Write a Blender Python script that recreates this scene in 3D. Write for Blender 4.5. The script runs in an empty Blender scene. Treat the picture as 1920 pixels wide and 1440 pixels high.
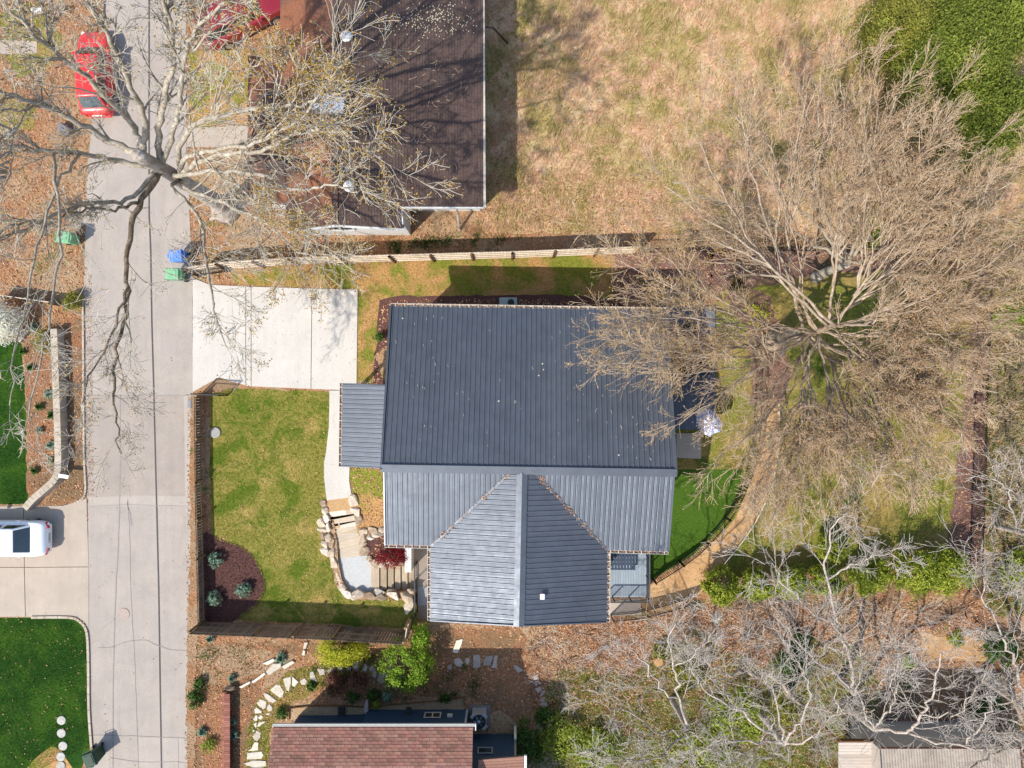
import bpy, bmesh, math, random
import numpy as np
from mathutils import Vector, Matrix
from mathutils.geometry import tessellate_polygon

random.seed(7); np.random.seed(7)
R = math.radians
scene = bpy.context.scene
COL = scene.collection

# ------------------------------------------------------------------ camera, sky, sun, exposure
HCAM, FPX = 37.0, 1332.0                       # drone height (m) and focal length in photo pixels
cam_d = bpy.data.cameras.new('drone_camera')
cam = bpy.data.objects.new('drone_camera', cam_d); COL.objects.link(cam)
cam.location = (0, 0, HCAM); cam.rotation_euler = (0, 0, 0)
cam_d.sensor_width = 36.0; cam_d.lens = 36.0*FPX/1920.0
cam_d.clip_start = 0.1; cam_d.clip_end = 400
scene.camera = cam

SX, SY = 0.62, 0.62                            # shadow displacement per metre of height (east, north)
SUN_EL = math.atan2(1, math.hypot(SX, SY)); SUN_AZ = math.atan2(-SX, -SY)   # azimuth clockwise from north
world = bpy.data.worlds.new('World'); scene.world = world; world.use_nodes = True
wn = world.node_tree
sky = wn.nodes.new('ShaderNodeTexSky'); sky.sky_type = 'NISHITA'; sky.sun_disc = False
sky.sun_elevation = SUN_EL; sky.sun_rotation = SUN_AZ
wn.links.new(sky.outputs[0], wn.nodes['Background'].inputs[0])
wn.nodes['Background'].inputs[1].default_value = 0.15
sun_d = bpy.data.lights.new('sun', 'SUN'); sun_d.energy = 3.6; sun_d.angle = R(0.55); sun_d.color = (1.0, 0.95, 0.87)
sun = bpy.data.objects.new('sun', sun_d); COL.objects.link(sun)
sun.rotation_euler = Vector((SX, SY, -1)).to_track_quat('-Z', 'Y').to_euler()
scene.view_settings.view_transform = 'Standard'; scene.view_settings.look = 'None'
scene.view_settings.exposure = 0.80; scene.view_settings.gamma = 1.0
try: scene.view_settings.use_curve_mapping = False
except Exception: pass
try:
    scene.cycles.max_bounces = 6; scene.cycles.diffuse_bounces = 3; scene.cycles.use_denoising = True
except Exception: pass

# ------------------------------------------------------------------ helpers
def P(px, py, z=0.0):
    """photo pixel + height -> world point, found once by survey of the photograph"""
    k = (HCAM-z)/FPX
    return Vector(((px-960)*k, (720-py)*k, z))
def lin(c): 
    c /= 255.0
    return c/12.92 if c <= 0.04045 else ((c+0.055)/1.055)**2.4
KALB = 1.5
def A(r, g, b, k=1.0):
    """albedo of a sunlit level surface seen with this 8-bit colour"""
    return (lin(r)/KALB*k, lin(g)/KALB*k, lin(b)/KALB*k, 1)

def tag(o, label=None, cat=None, group=None, kind=None):
    if label: o['label'] = label
    if cat: o['category'] = cat
    if group: o['group'] = group
    if kind: o['kind'] = kind
    return o
def thing(name, label, cat, loc=(0, 0, 0), rotz=0, group=None):
    o = bpy.data.objects.new(name, None); COL.objects.link(o)
    o.empty_display_size = 0.2
    o.location = loc; o.rotation_euler = (0, 0, rotz)
    return tag(o, label, cat, group)
def link_mesh(name, me, mat, parent=None, world=False):
    o = bpy.data.objects.new(name, me); COL.objects.link(o)
    if mat is not None and not me.materials: me.materials.append(mat)
    if parent is not None:
        o.parent = parent
        if world:
            q = parent; off = Vector((0, 0, 0))
            while q is not None: off += Vector(q.location); q = q.parent
            o.location = -off
    return o
def mesh(name, verts, faces, smooth=False):
    me = bpy.data.meshes.new(name); me.from_pydata([tuple(v) for v in verts], [], faces); me.update()
    if smooth: me.polygons.foreach_set('use_smooth', [True]*len(me.polygons))
    return me
def fast_mesh(name, verts, faces):
    """verts (N,3), faces (M,k) numpy"""
    me = bpy.data.meshes.new(name)
    nv, nf, k = len(verts), len(faces), faces.shape[1]
    me.vertices.add(nv); me.vertices.foreach_set('co', np.ascontiguousarray(verts, dtype=np.float32).ravel())
    me.loops.add(nf*k); me.loops.foreach_set('vertex_index', np.ascontiguousarray(faces, dtype=np.int32).ravel())
    me.polygons.add(nf); me.polygons.foreach_set('loop_start', np.arange(0, nf*k, k, dtype=np.int32))
    try: me.polygons.foreach_set('loop_total', np.full(nf, k, dtype=np.int32))
    except Exception: pass
    me.update(calc_edges=True)
    return me
def dup_tree(o, parent=None):
    c = o.copy(); COL.objects.link(c)
    if parent: c.parent = parent
    for ch in list(o.children): dup_tree(ch, c)
    return c

class MB:
    def __init__(s): s.v = []; s.f = []
    def add(s, vs, fs):
        n = len(s.v); s.v += [tuple(v) for v in vs]; s.f += [tuple(i+n for i in f) for f in fs]; return s
    def hexa(s, b, t):
        """bottom 4 ccw, top 4 ccw"""
        return s.add(list(b)+list(t), [(3, 2, 1, 0), (4, 5, 6, 7), (0, 1, 5, 4), (1, 2, 6, 5), (2, 3, 7, 6), (3, 0, 4, 7)])
    def box(s, c, sz, rz=0.0):
        x, y, z = sz[0]/2, sz[1]/2, sz[2]/2; cr, sr = math.cos(rz), math.sin(rz)
        q = [(-x, -y), (x, -y), (x, y), (-x, y)]
        q = [(c[0]+a*cr-b*sr, c[1]+a*sr+b*cr) for a, b in q]
        return s.hexa([(a, b, c[2]-z) for a, b in q], [(a, b, c[2]+z) for a, b in q])
    def beam(s, p, q, w, h, up=(0, 0, 1)):
        p, q = Vector(p), Vector(q); d = (q-p).normalized(); u = Vector(up)
        r = d.cross(u)
        if r.length < 1e-4: r = d.cross(Vector((1, 0, 0)))
        r.normalize(); u = r.cross(d)
        r *= w/2; u *= h/2
        return s.hexa([p-r-u, p+r-u, q+r-u, q-r-u], [p-r+u, p+r+u, q+r+u, q-r+u])
    def prism(s, xy, z0, z1, inset=0.0):
        xy = [Vector((a[0], a[1])) for a in xy]
        ar = sum(xy[i-1].x*xy[i].y-xy[i].x*xy[i-1].y for i in range(len(xy)))
        if ar < 0: xy = xy[::-1]
        n = len(xy); c = sum(xy, Vector((0, 0)))/n
        vs = [(a.x, a.y, z0) for a in xy]
        if inset:
            zi = z1-inset*0.7
            vs += [(a.x, a.y, zi) for a in xy]
            vs += [tuple(a+(c-a).normalized()*inset)+(z1,) for a in xy]; L = 3
        else:
            vs += [(a.x, a.y, z1) for a in xy]; L = 2
        fs = []
        for l in range(L-1):
            for i in range(n): j = (i+1) % n; fs.append((l*n+i, l*n+j, (l+1)*n+j, (l+1)*n+i))
        t = (L-1)*n
        tri = tessellate_polygon([[Vector(vs[t+i]) for i in range(n)]])
        for a in tri:
            p0, p1, p2 = (Vector(vs[t+i]) for i in a)
            fs.append(tuple(t+i for i in a) if (p1-p0).cross(p2-p0).z > 0 else tuple(t+i for i in a[::-1]))
        return s.add(vs, fs)
    def tube(s, pts, rad, n=6, cap=True):
        pts = [Vector(p) for p in pts]
        if not hasattr(rad, '__len__'): rad = [rad]*len(pts)
        vs, fs = [], []
        prev = None
        for i, p in enumerate(pts):
            d = (pts[min(i+1, len(pts)-1)]-pts[max(i-1, 0)]).normalized()
            u = prev if prev is not None else (Vector((0, 0, 1)) if abs(d.z) < .9 else Vector((1, 0, 0)))
            r = d.cross(u).normalized(); u = r.cross(d); prev = u
            for k in range(n):
                a = 2*math.pi*k/n; vs.append(p+(r*math.cos(a)+u*math.sin(a))*rad[i])
        for i in range(len(pts)-1):
            for k in range(n):
                j = (k+1) % n; fs.append((i*n+k, (i+1)*n+k, (i+1)*n+j, i*n+j))
        if cap: fs += [tuple(range(n)), tuple(range((len(pts)-1)*n, len(pts)*n))[::-1]]
        return s.add(vs, fs)
    def lathe(s, c, prof, n=16):
        vs, fs = [], []
        for r, z in prof:
            for k in range(n):
                a = 2*math.pi*k/n; vs.append((c[0]+r*math.cos(a), c[1]+r*math.sin(a), c[2]+z))
        for i in range(len(prof)-1):
            for k in range(n):
                j = (k+1) % n; fs.append((i*n+k, i*n+j, (i+1)*n+j, (i+1)*n+k))
        fs.append(tuple(range((len(prof)-1)*n, len(prof)*n)))
        return s.add(vs, fs)
    def build(s, name, mat, parent=None, world=False, smooth=False):
        return link_mesh(name, mesh(name, s.v, s.f, smooth), mat, parent, world)

def catmull(pts, n=6, closed=False):
    pts = [Vector(p) for p in pts]; out = []; N = len(pts)
    for i in range(N if closed else N-1):
        p0 = pts[(i-1) % N] if closed or i > 0 else pts[i]*2-pts[i+1]
        p1, p2 = pts[i], pts[(i+1) % N]
        p3 = pts[(i+2) % N] if closed or i+2 < N else pts[i+1]*2-pts[i]
        for k in range(n):
            t = k/n
            out.append(0.5*((2*p1)+(p2-p0)*t+(2*p0-5*p1+4*p2-p3)*t*t+(3*p1-p0-3*p2+p3)*t**3))
    if not closed: out.append(pts[-1])
    return out

# ------------------------------------------------------------------ materials
def new_mat(name):
    m = bpy.data.materials.new(name); m.use_nodes = True
    nt = m.node_tree; b = nt.nodes['Principled BSDF']
    return m, nt, b
def ramp(nt, fac, stops):
    r = nt.nodes.new('ShaderNodeValToRGB'); e = r.color_ramp.elements
    while len(e) < len(stops): e.new(0.5)
    for el, (p, c) in zip(e, stops): el.position = p; el.color = c
    nt.links.new(fac, r.inputs[0]); return r.outputs[0]
def noise(nt, vec, scale, detail=6, rough=.6, dist=0.0):
    n = nt.nodes.new('ShaderNodeTexNoise'); n.inputs['Scale'].default_value = scale
    n.inputs['Detail'].default_value = detail; n.inputs['Roughness'].default_value = rough
    n.inputs['Distortion'].default_value = dist
    nt.links.new(vec, n.inputs['Vector']); return n.outputs['Fac']
def coords(nt, scale=None):
    t = nt.nodes.new('ShaderNodeTexCoord').outputs['Object']
    if scale:
        m = nt.nodes.new('ShaderNodeMapping'); m.inputs['Scale'].default_value = scale
        nt.links.new(t, m.inputs['Vector']); return m.outputs[0]
    return t
def maprange(nt, v, a, b, c=0.0, d=1.0):
    m = nt.nodes.new('ShaderNodeMapRange'); m.inputs[1].default_value = a; m.inputs[2].default_value = b
    m.inputs[3].default_value = c; m.inputs[4].default_value = d; nt.links.new(v, m.inputs[0]); return m.outputs[0]
def mix(nt, fac, a, b, mode='MIX'):
    m = nt.nodes.new('ShaderNodeMix'); m.data_type = 'RGBA'; m.blend_type = mode
    for s, v in ((m.inputs[0], fac), (m.inputs[6], a), (m.inputs[7], b)):
        if isinstance(v, (int, float)): s.default_value = v
        elif isinstance(v, tuple): s.default_value = v
        else: nt.links.new(v, s)
    return m.outputs[2]
def bump(nt, b, h, strength=.4, dist=.05):
    n = nt.nodes.new('ShaderNodeBump'); n.inputs['Strength'].default_value = strength; n.inputs['Distance'].default_value = dist
    nt.links.new(h, n.inputs['Height']); nt.links.new(n.outputs[0], b.inputs['Normal'])
def spread(cols, lo=.3, hi=.7):
    n = len(cols); return [(lo+(hi-lo)*i/max(1, n-1), c) for i, c in enumerate(cols)]
def plain(name, col, rough=.6, metal=0.0, coat=0.0, var=.12, nscale=6.0, spec=.5):
    m, nt, b = new_mat(name)
    f = noise(nt, coords(nt), nscale, 5)
    lo = tuple(c*(1-var) for c in col[:3])+(1,); hi = tuple(min(1, c*(1+var)) for c in col[:3])+(1,)
    nt.links.new(ramp(nt, f, [(.3, lo), (.7, hi)]), b.inputs['Base Color'])
    b.inputs['Roughness'].default_value = rough; b.inputs['Metallic'].default_value = metal
    b.inputs['Coat Weight'].default_value = coat; b.inputs['Specular IOR Level'].default_value = spec
    return m
def ground_mat(name, fine, patch=None, pscale=.35, plo=.45, phi=.58, fscale=9., bstr=.5, stretch=None, patch2=None, p2scale=.8, p2=(.58, .66), flo=.3, fhi=.7, bdist=.08):
    m, nt, b = new_mat(name); v = coords(nt, stretch); v0 = coords(nt)
    f1 = noise(nt, v, fscale, 8, .72, .3)
    c = ramp(nt, f1, spread(fine, flo, fhi))
    if patch:
        f2 = noise(nt, v, fscale*1.1, 8, .72, .5)
        pm = maprange(nt, noise(nt, v0, pscale, 7, .62, .4), plo, phi)
        c = mix(nt, pm, c, ramp(nt, f2, spread(patch, flo, fhi)))
    if patch2:
        vv = nt.nodes.new('ShaderNodeVectorMath'); vv.operation = 'ADD'; vv.inputs[1].default_value = (31, 17, 5)
        nt.links.new(v0, vv.inputs[0])
        pm = maprange(nt, noise(nt, vv.outputs[0], p2scale, 8, .66, .6), p2[0], p2[1])
        c = mix(nt, pm, c, ramp(nt, f1, spread(patch2, flo, fhi)))
    nt.links.new(c, b.inputs['Base Color'])
    b.inputs['Roughness'].default_value = .95; b.inputs['Specular IOR Level'].default_value = .15
    bump(nt, b, noise(nt, v, fscale*1.6, 8, .75), bstr, bdist)
    return m
def piece_mat(name, cols, nscale=8., rough=.85, bstr=.25, stretch=None, namp=.25):
    """each object its own tint"""
    m, nt, b = new_mat(name)
    oi = nt.nodes.new('ShaderNodeObjectInfo')
    c = ramp(nt, oi.outputs['Random'], spread(cols, 0, 1))
    f = noise(nt, coords(nt, stretch), nscale, 7, .7)
    g = ramp(nt, f, [(.3, (1-namp,)*3+(1,)), (.7, (1+namp,)*3+(1,))])
    nt.links.new(mix(nt, 1.0, c, g, 'MULTIPLY'), b.inputs['Base Color'])
    b.inputs['Roughness'].default_value = rough; b.inputs['Specular IOR Level'].default_value = .25
    bump(nt, b, f, bstr, .02)
    return m
def leaf_mat(name, cols, trans=.25, rough=.7):
    m, nt, b = new_mat(name)
    g = nt.nodes.new('ShaderNodeNewGeometry')
    c = ramp(nt, g.outputs['Random Per Island'], spread(cols, 0, 1))
    nt.links.new(c, b.inputs['Base Color']); b.inputs['Roughness'].default_value = rough; b.inputs['Specular IOR Level'].default_value = .2
    if trans:
        t = nt.nodes.new('ShaderNodeBsdfTranslucent'); nt.links.new(c, t.inputs[0])
        mx = nt.nodes.new('ShaderNodeMixShader'); mx.inputs[0].default_value = trans
        nt.links.new(b.outputs[0], mx.inputs[1]); nt.links.new(t.outputs[0], mx.inputs[2])
        nt.links.new(mx.outputs[0], nt.nodes['Material Output'].inputs[0])
    return m

M = {}
M['litter'] = ground_mat('leaf_litter', [A(104, 70, 48), A(164, 116, 80), A(202, 154, 114), A(136, 92, 62)],
                         [A(116, 92, 62), A(176, 146, 110), A(206, 178, 142), A(132, 104, 72)], pscale=.3, fscale=11, bstr=.7,
                         patch2=[A(70, 82, 34), A(110, 118, 55), A(140, 135, 75)], p2scale=.45, p2=(.56, .66))
M['field'] = ground_mat('dry_field_grass', [A(168, 128, 84), A(222, 184, 136), A(244, 214, 172), A(200, 160, 112)],
                        [A(132, 112, 56), A(188, 168, 104), A(212, 192, 132)], pscale=.42, plo=.42, phi=.6, fscale=5.5, bstr=.8,
                        patch2=[A(190, 132, 96), A(232, 182, 146), A(250, 220, 194)], p2scale=.6, p2=(.48, .58), bdist=.12)
M['lawn'] = ground_mat('spring_lawn', [A(88, 94, 28), A(132, 132, 50), A(168, 158, 82), A(138, 136, 54)],
                       [A(150, 126, 64), A(196, 168, 98), A(222, 190, 122)], pscale=.55, plo=.5, phi=.66, fscale=7, bstr=.7,
                       patch2=[A(72, 98, 20), A(102, 124, 34), A(128, 140, 52)], p2scale=.55, p2=(.5, .6))
M['sidelawn'] = ground_mat('patchy_side_lawn', [A(164, 120, 68), A(206, 158, 102), A(224, 182, 126)],
                           [A(96, 110, 30), A(142, 146, 56), A(172, 164, 78)], pscale=.5, plo=.44, phi=.56, fscale=8, bstr=.7)
M['backlawn'] = ground_mat('back_lawn', [A(94, 108, 34), A(138, 142, 58), A(172, 160, 86)],
                           [A(158, 138, 70), A(190, 162, 98)], pscale=.4, fscale=8, bstr=.7,
                           patch2=[A(58, 92, 26), A(88, 118, 40)], p2scale=.4)
M['greenlawn'] = ground_mat('watered_lawn', [A(24, 52, 12), A(38, 78, 14), A(58, 96, 24)],
                            [A(48, 86, 14), A(76, 112, 30)], pscale=.5, fscale=7, bstr=.8, patch2=[A(90, 112, 44), A(120, 130, 64)], p2scale=.9, p2=(.62, .74))
M['turf'] = ground_mat('artificial_turf', [A(58, 86, 22), A(76, 108, 30), A(94, 124, 42)], fscale=14, bstr=.5)
M['mulch'] = ground_mat('dark_mulch', [A(54, 34, 32), A(98, 66, 60), A(130, 94, 86), A(82, 52, 48)], fscale=16, bstr=.9)
M['mulchpale'] = ground_mat('faded_mulch', [A(84, 58, 52), A(132, 96, 86), A(164, 126, 114), A(112, 80, 70)], [A(110, 90, 62), A(150, 128, 92)], pscale=.7, plo=.5, phi=.64, fscale=13, bstr=.8)
M['redmulch'] = ground_mat('bark_mulch', [A(100, 60, 40), A(160, 110, 76), A(196, 146, 108), A(130, 84, 56)],
                           [A(126, 98, 70), A(168, 140, 106)], pscale=.5, fscale=14, bstr=.9)
M['path'] = ground_mat('decomposed_granite', [A(196, 152, 104), A(216, 174, 126), A(228, 188, 142)],
                       [A(182, 138, 92), A(204, 160, 112)], pscale=.6, fscale=12, bstr=.25)
M['soil'] = ground_mat('bare_soil', [A(140, 112, 84), A(176, 148, 116), A(196, 170, 140)], [A(160, 116, 78), A(186, 140, 100)],
                       pscale=.6, fscale=10, bstr=.6, patch2=[A(96, 100, 50), A(130, 128, 74)], p2scale=.8)
M['wild'] = ground_mat('wild_undergrowth', [A(96, 84, 48), A(142, 126, 80), A(176, 156, 112)],
                       [A(76, 92, 30), A(116, 128, 52), A(146, 152, 78)], pscale=.45, plo=.42, phi=.56, fscale=8, bstr=.9,
                       patch2=[A(104, 66, 46), A(148, 104, 76)], p2scale=.6, p2=(.52, .6))
M['whitegravel'] = ground_mat('white_gravel', [A(196, 196, 194), A(226, 226, 222), A(242, 242, 238)], fscale=22, bstr=.8)
M['peagravel'] = ground_mat('pea_gravel', [A(150, 112, 76), A(196, 160, 118), A(222, 196, 160), A(172, 130, 92)], fscale=18, bstr=.9)

def concrete(name, base, dark, stain, fs=.8, wear=.4):
    m, nt, b = new_mat(name); v = coords(nt)
    c = ramp(nt, noise(nt, v, fs, 9, .62, .3), [(.32, dark), (.62, base)])
    s = maprange(nt, noise(nt, v, .33, 6, .6, .8), .52, .7)
    c = mix(nt, s, c, stain)
    sp = ramp(nt, noise(nt, v, 26, 4, .8), [(.3, (.82, .82, .82, 1)), (.55, (1.05, 1.05, 1.05, 1))])
    c = mix(nt, 1.0, c, sp, 'MULTIPLY')
    st = ramp(nt, noise(nt, coords(nt, (3.2, .16, 1)), 1.0, 6, .6), [(.35, (.93, .93, .94, 1)), (.65, (1.04, 1.03, 1.02, 1))])
    c = mix(nt, .6, c, st, 'MULTIPLY')
    nt.links.new(c, b.inputs['Base Color']); b.inputs['Roughness'].default_value = .92; b.inputs['Specular IOR Level'].default_value = .2
    w = maprange(nt, noise(nt, coords(nt, (1.1, .5, 1)), 1.4, 8, .68, 1.2), .56, .72, 0, wear)
    c = mix(nt, w, c, tuple(x*.72 for x in dark[:3])+(1,)); nt.links.new(c, b.inputs['Base Color'])
    bump(nt, b, noise(nt, v, 30, 5, .8), .15, .01)
    return m
M['road'] = concrete('road_surface', A(191, 179, 166), A(178, 167, 156), A(184, 173, 163))
M['roadpatch'] = concrete('road_patch', A(184, 171, 157), A(172, 160, 149), A(177, 166, 155))
M['roadpale'] = concrete('road_pale_patch', A(197, 185, 171), A(185, 174, 162), A(190, 178, 168))
M['driveway'] = concrete('new_white_concrete', A(222, 215, 203), A(212, 205, 194), A(217, 209, 197), .5)
M['olddrive'] = concrete('old_concrete', A(202, 186, 168), A(188, 173, 157), A(194, 178, 161))
M['kerb'] = concrete('kerb_concrete', A(214, 200, 180), A(186, 168, 146), A(200, 180, 156), 2)
M['tar'] = plain('tar_seam', A(88, 82, 80), .9)
M['crack'] = plain('crack_dark', A(164, 154, 147), .95)
M['joint'] = plain('joint_shadow', A(150, 142, 132), .95)

def metal_roof(name, col, rough, metal):
    m, nt, b = new_mat(name); v = coords(nt)
    oi = nt.nodes.new('ShaderNodeObjectInfo')
    f = noise(nt, v, 1.3, 7, .65)
    c = ramp(nt, f, [(.3, tuple(x*.88 for x in col[:3])+(1,)), (.7, tuple(x*1.1 for x in col[:3])+(1,))])
    t = ramp(nt, oi.outputs['Random'], [(0, (.93, .94, .95, 1)), (1, (1.06, 1.05, 1.05, 1))])
    c = mix(nt, 1.0, c, t, 'MULTIPLY')
    d = maprange(nt, noise(nt, coords(nt), 16, 6, .8), .6, .75, 0, .22)
    c = mix(nt, d, c, A(120, 110, 100))
    nt.links.new(c, b.inputs['Base Color'])
    b.inputs['Metallic'].default_value = metal
    nt.links.new(ramp(nt, noise(nt, v, 3, 6), [(.3, (rough-.06,)*3+(1,)), (.7, (rough+.08,)*3+(1,))]), b.inputs['Roughness'])
    return m
M['metalroof'] = metal_roof('slate_metal_roofing', (.120, .133, .152, 1), .5, .68)
M['ridgecap'] = metal_roof('slate_ridge_metal', (.120, .132, .150, 1), .52, .68)
M['gutter'] = plain('pale_gutter', A(214, 204, 188), .5)
M['white'] = plain('white_paint', A(244, 241, 234), .6, var=.05)
M['cream'] = plain('cream_siding', A(226, 222, 208), .7, var=.05)
M['navy'] = plain('navy_siding', A(46, 76, 102, .9), .7, var=.12)
M['black'] = plain('black_metal', (.014, .013, .013, 1), .5)
M['dark'] = plain('dark_rubber', (.02, .02, .02, 1), .8)
M['galv'] = plain('galvanised_metal', (.55, .56, .58, 1), .4, .6)
M['glass'] = plain('window_glass', (.02, .03, .035, 1), .08, 0, 0, spec=.8)
M['blueglass'] = plain('tinted_windscreen', (.03, .045, .055, 1), .12, 0, 0, spec=.9)
M['chrome'] = plain('chrome', (.6, .6, .6, 1), .2, .9)
M['carwhite'] = plain('white_car_paint', (.78, .79, .8, 1), .3, 0, .6, var=.02)
M['carred'] = plain('red_car_paint', (.66, .022, .02, 1), .35, 0, .5, var=.08)
M['carmaroon'] = plain('maroon_car_paint', (.22, .012, .022, 1), .35, 0, .5, var=.08)
M['lamp_red'] = plain('red_lamp', (.4, .015, .025, 1), .2)
M['lamp_clear'] = plain('clear_lamp', (.6, .6, .6, 1), .15)
M['bluebin'] = plain('blue_plastic', A(90, 150, 240), .5)
M['greenbin'] = plain('green_plastic', A(128, 196, 144), .5)
M['dkgreenbin'] = plain('dark_green_plastic', A(44, 78, 54), .7)
M['picket'] = piece_mat('brown_pickets', [A(100, 86, 72), A(126, 110, 94), A(150, 134, 116)], 12, stretch=(1, 1, .2))  # grey brown picket tones, darker than the pale boards
M['palepicket'] = piece_mat('pale_fence_boards', [A(196, 172, 144), A(222, 202, 176), A(236, 218, 196)], 12, stretch=(1, 1, .2))
M['rail'] = piece_mat('fence_rails', [A(138, 116, 94), A(170, 146, 120)], 8)
M['palerail'] = piece_mat('pale_fence_rails', [A(226, 206, 178), A(240, 224, 200)], 8)
M['post'] = piece_mat('fence_posts', [A(150, 116, 82), A(180, 144, 106)], 8)
M['darkpost'] = piece_mat('brown_fence_posts', [A(120, 82, 50), A(146, 104, 68)], 8)
M['shingle'] = piece_mat('red_brown_shingles', [A(132, 96, 82), A(154, 112, 96), A(170, 128, 108), A(150, 104, 92), A(176, 122, 104)], 20, namp=.38)
M['boulder'] = piece_mat('field_stone', [A(150, 128, 104), A(196, 174, 148), A(216, 196, 170), A(232, 220, 204), A(176, 146, 114)], 4, bstr=.9, namp=.45)
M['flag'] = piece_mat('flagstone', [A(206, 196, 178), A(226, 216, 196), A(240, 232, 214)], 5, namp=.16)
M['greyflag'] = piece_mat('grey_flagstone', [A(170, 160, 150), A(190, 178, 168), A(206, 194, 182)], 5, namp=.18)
M['tread'] = piece_mat('stone_treads', [A(200, 178, 150), A(214, 196, 170), A(196, 184, 166)], 5, stretch=(.4, 2.5, 1), namp=.16)
M['sandtread'] = piece_mat('sandy_treads', [A(200, 160, 112), A(212, 176, 130)], 6, namp=.15)
M['timber'] = piece_mat('grey_timbers', [A(166, 148, 122), A(186, 168, 140), A(200, 180, 154)], 6, stretch=(1, .3, 1))
M['brick'] = piece_mat('red_bricks', [A(146, 92, 78), A(164, 108, 92), A(178, 122, 104)], 10)
M['deck'] = piece_mat('grey_deck_boards', [A(150, 162, 170), A(164, 176, 184)], 5, rough=.6, namp=.08)
M['patio'] = piece_mat('patio_boards', [A(104, 112, 124), A(120, 128, 140)], 5, namp=.1)
M['olddeck'] = piece_mat('weathered_planks', [A(192, 178, 164), A(208, 194, 180), A(220, 208, 194)], 6, stretch=(.4, 3, 1), namp=.14)
M['shedroof'] = piece_mat('corrugated_panels', [A(164, 150, 134), A(180, 166, 150), A(190, 176, 160)], 3, namp=.2)
M['stepdisc'] = piece_mat('round_stepping_stones', [A(176, 172, 162), A(202, 198, 188), A(190, 186, 178)], 7, namp=.28)
M['manhole'] = plain('iron_cover', A(186, 166, 152), .8, var=.2, nscale=20)

def shingle_sheet(r0=.5, r1=.66, rmax=.85):
    m, nt, b = new_mat('old_brown_shingles'); v = coords(nt)
    g = nt.nodes.new('ShaderNodeNewGeometry')
    base = ramp(nt, noise(nt, v, 18, 7, .78), [(.28, A(70, 56, 52)), (.5, A(102, 84, 77)), (.74, A(134, 114, 104))])
    isl = ramp(nt, g.outputs['Random Per Island'], [(0, (.93, .93, .93, 1)), (1, (1.06, 1.05, 1.04, 1))])
    base = mix(nt, 1.0, base, isl, 'MULTIPLY')
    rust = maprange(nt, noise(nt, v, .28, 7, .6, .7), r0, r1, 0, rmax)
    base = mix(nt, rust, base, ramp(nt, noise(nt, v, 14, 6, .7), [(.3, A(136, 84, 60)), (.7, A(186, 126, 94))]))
    bl = maprange(nt, noise(nt, v, .2, 5, .6, .5), .58, .75, 0, .55)
    base = mix(nt, bl, base, A(78, 62, 58))
    nt.links.new(base, b.inputs['Base Color']); b.inputs['Roughness'].default_value = .95; b.inputs['Specular IOR Level'].default_value = .15
    bump(nt, b, noise(nt, v, 24, 6, .8), .5, .02)
    return m
M['oldroof'] = shingle_sheet(.58, .76, .4); M['redroof'] = shingle_sheet(.40, .54)
def bark(name, lo, mid, hi, sc=5., stretch=None):
    m, nt, b = new_mat(name); v = coords(nt, stretch)
    c = ramp(nt, noise(nt, v, sc, 9, .75, .6), [(.3, lo), (.48, mid), (.66, hi)])
    nt.links.new(c, b.inputs['Base Color']); b.inputs['Roughness'].default_value = .9; b.inputs['Specular IOR Level'].default_value = .15
    bump(nt, b, noise(nt, v, sc*3, 7, .8), .8, .04)
    return m
M['barkpale'] = bark('pale_lichen_bark', A(122, 108, 90), A(186, 174, 154), A(224, 214, 196), 4)
M['barkdark'] = bark('dark_bark', A(76, 64, 50), A(136, 118, 96), A(190, 174, 150), 4)
M['twigpale'] = bark('pale_twigs', A(186, 174, 154), A(216, 206, 188), A(238, 230, 216), 2)
M['barktan'] = bark('tan_bark', A(128, 108, 88), A(184, 162, 138), A(220, 202, 178), 3)
M['twigtan'] = bark('tan_twigs', A(190, 158, 126), A(220, 190, 156), A(240, 218, 188), 2)
M['barkgrey'] = bark('grey_bark', A(124, 110, 98), A(194, 180, 166), A(232, 220, 208), 4)
M['twiggrey'] = bark('grey_twigs', A(188, 174, 158), A(216, 204, 190), A(240, 230, 218), 2)
M['budtan'] = leaf_mat('tan_buds', [A(180, 138, 88), A(208, 166, 114), A(172, 132, 88), A(224, 188, 140), A(166, 142, 84)], .2)
M['budyellow'] = leaf_mat('ochre_buds', [A(186, 140, 62), A(206, 166, 86), A(170, 136, 62), A(196, 176, 96)], .2)
M['litterleaf'] = leaf_mat('fallen_leaves_brown', [A(122, 78, 52), A(184, 126, 86), A(216, 160, 116), A(236, 192, 150), A(160, 106, 74), A(214, 178, 140)], 0)
M['fieldblade'] = leaf_mat('dry_grass_blades', [A(226, 184, 134), A(246, 214, 168), A(255, 238, 204), A(210, 186, 124), A(255, 224, 194), A(190, 170, 104)], .3)
def patch_leaf(name, c1, c2, scale, lo, hi, trans=.2):
    m = leaf_mat(name, c1, trans); nt = m.node_tree
    g = next(n for n in nt.nodes if n.type == 'NEW_GEOMETRY'); r1 = next(n for n in nt.nodes if n.type == 'VALTORGB')
    c = mix(nt, maprange(nt, noise(nt, coords(nt), scale, 6, .62, .5), lo, hi), r1.outputs[0], ramp(nt, g.outputs['Random Per Island'], spread(c2, 0, 1)))
    for n in nt.nodes:
        if n.type == 'BSDF_PRINCIPLED': nt.links.new(c, n.inputs['Base Color'])
        if n.type == 'BSDF_TRANSLUCENT': nt.links.new(c, n.inputs[0])
    return m
M['fieldblade'] = patch_leaf('dry_grass_blades', [A(214, 164, 118), A(240, 198, 152), A(255, 228, 192), A(206, 160, 108), A(250, 206, 170), A(190, 140, 96)],
                             [A(170, 150, 84), A(206, 184, 116), A(232, 210, 150), A(150, 136, 70), A(190, 170, 104)], .42, .46, .58)
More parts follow.
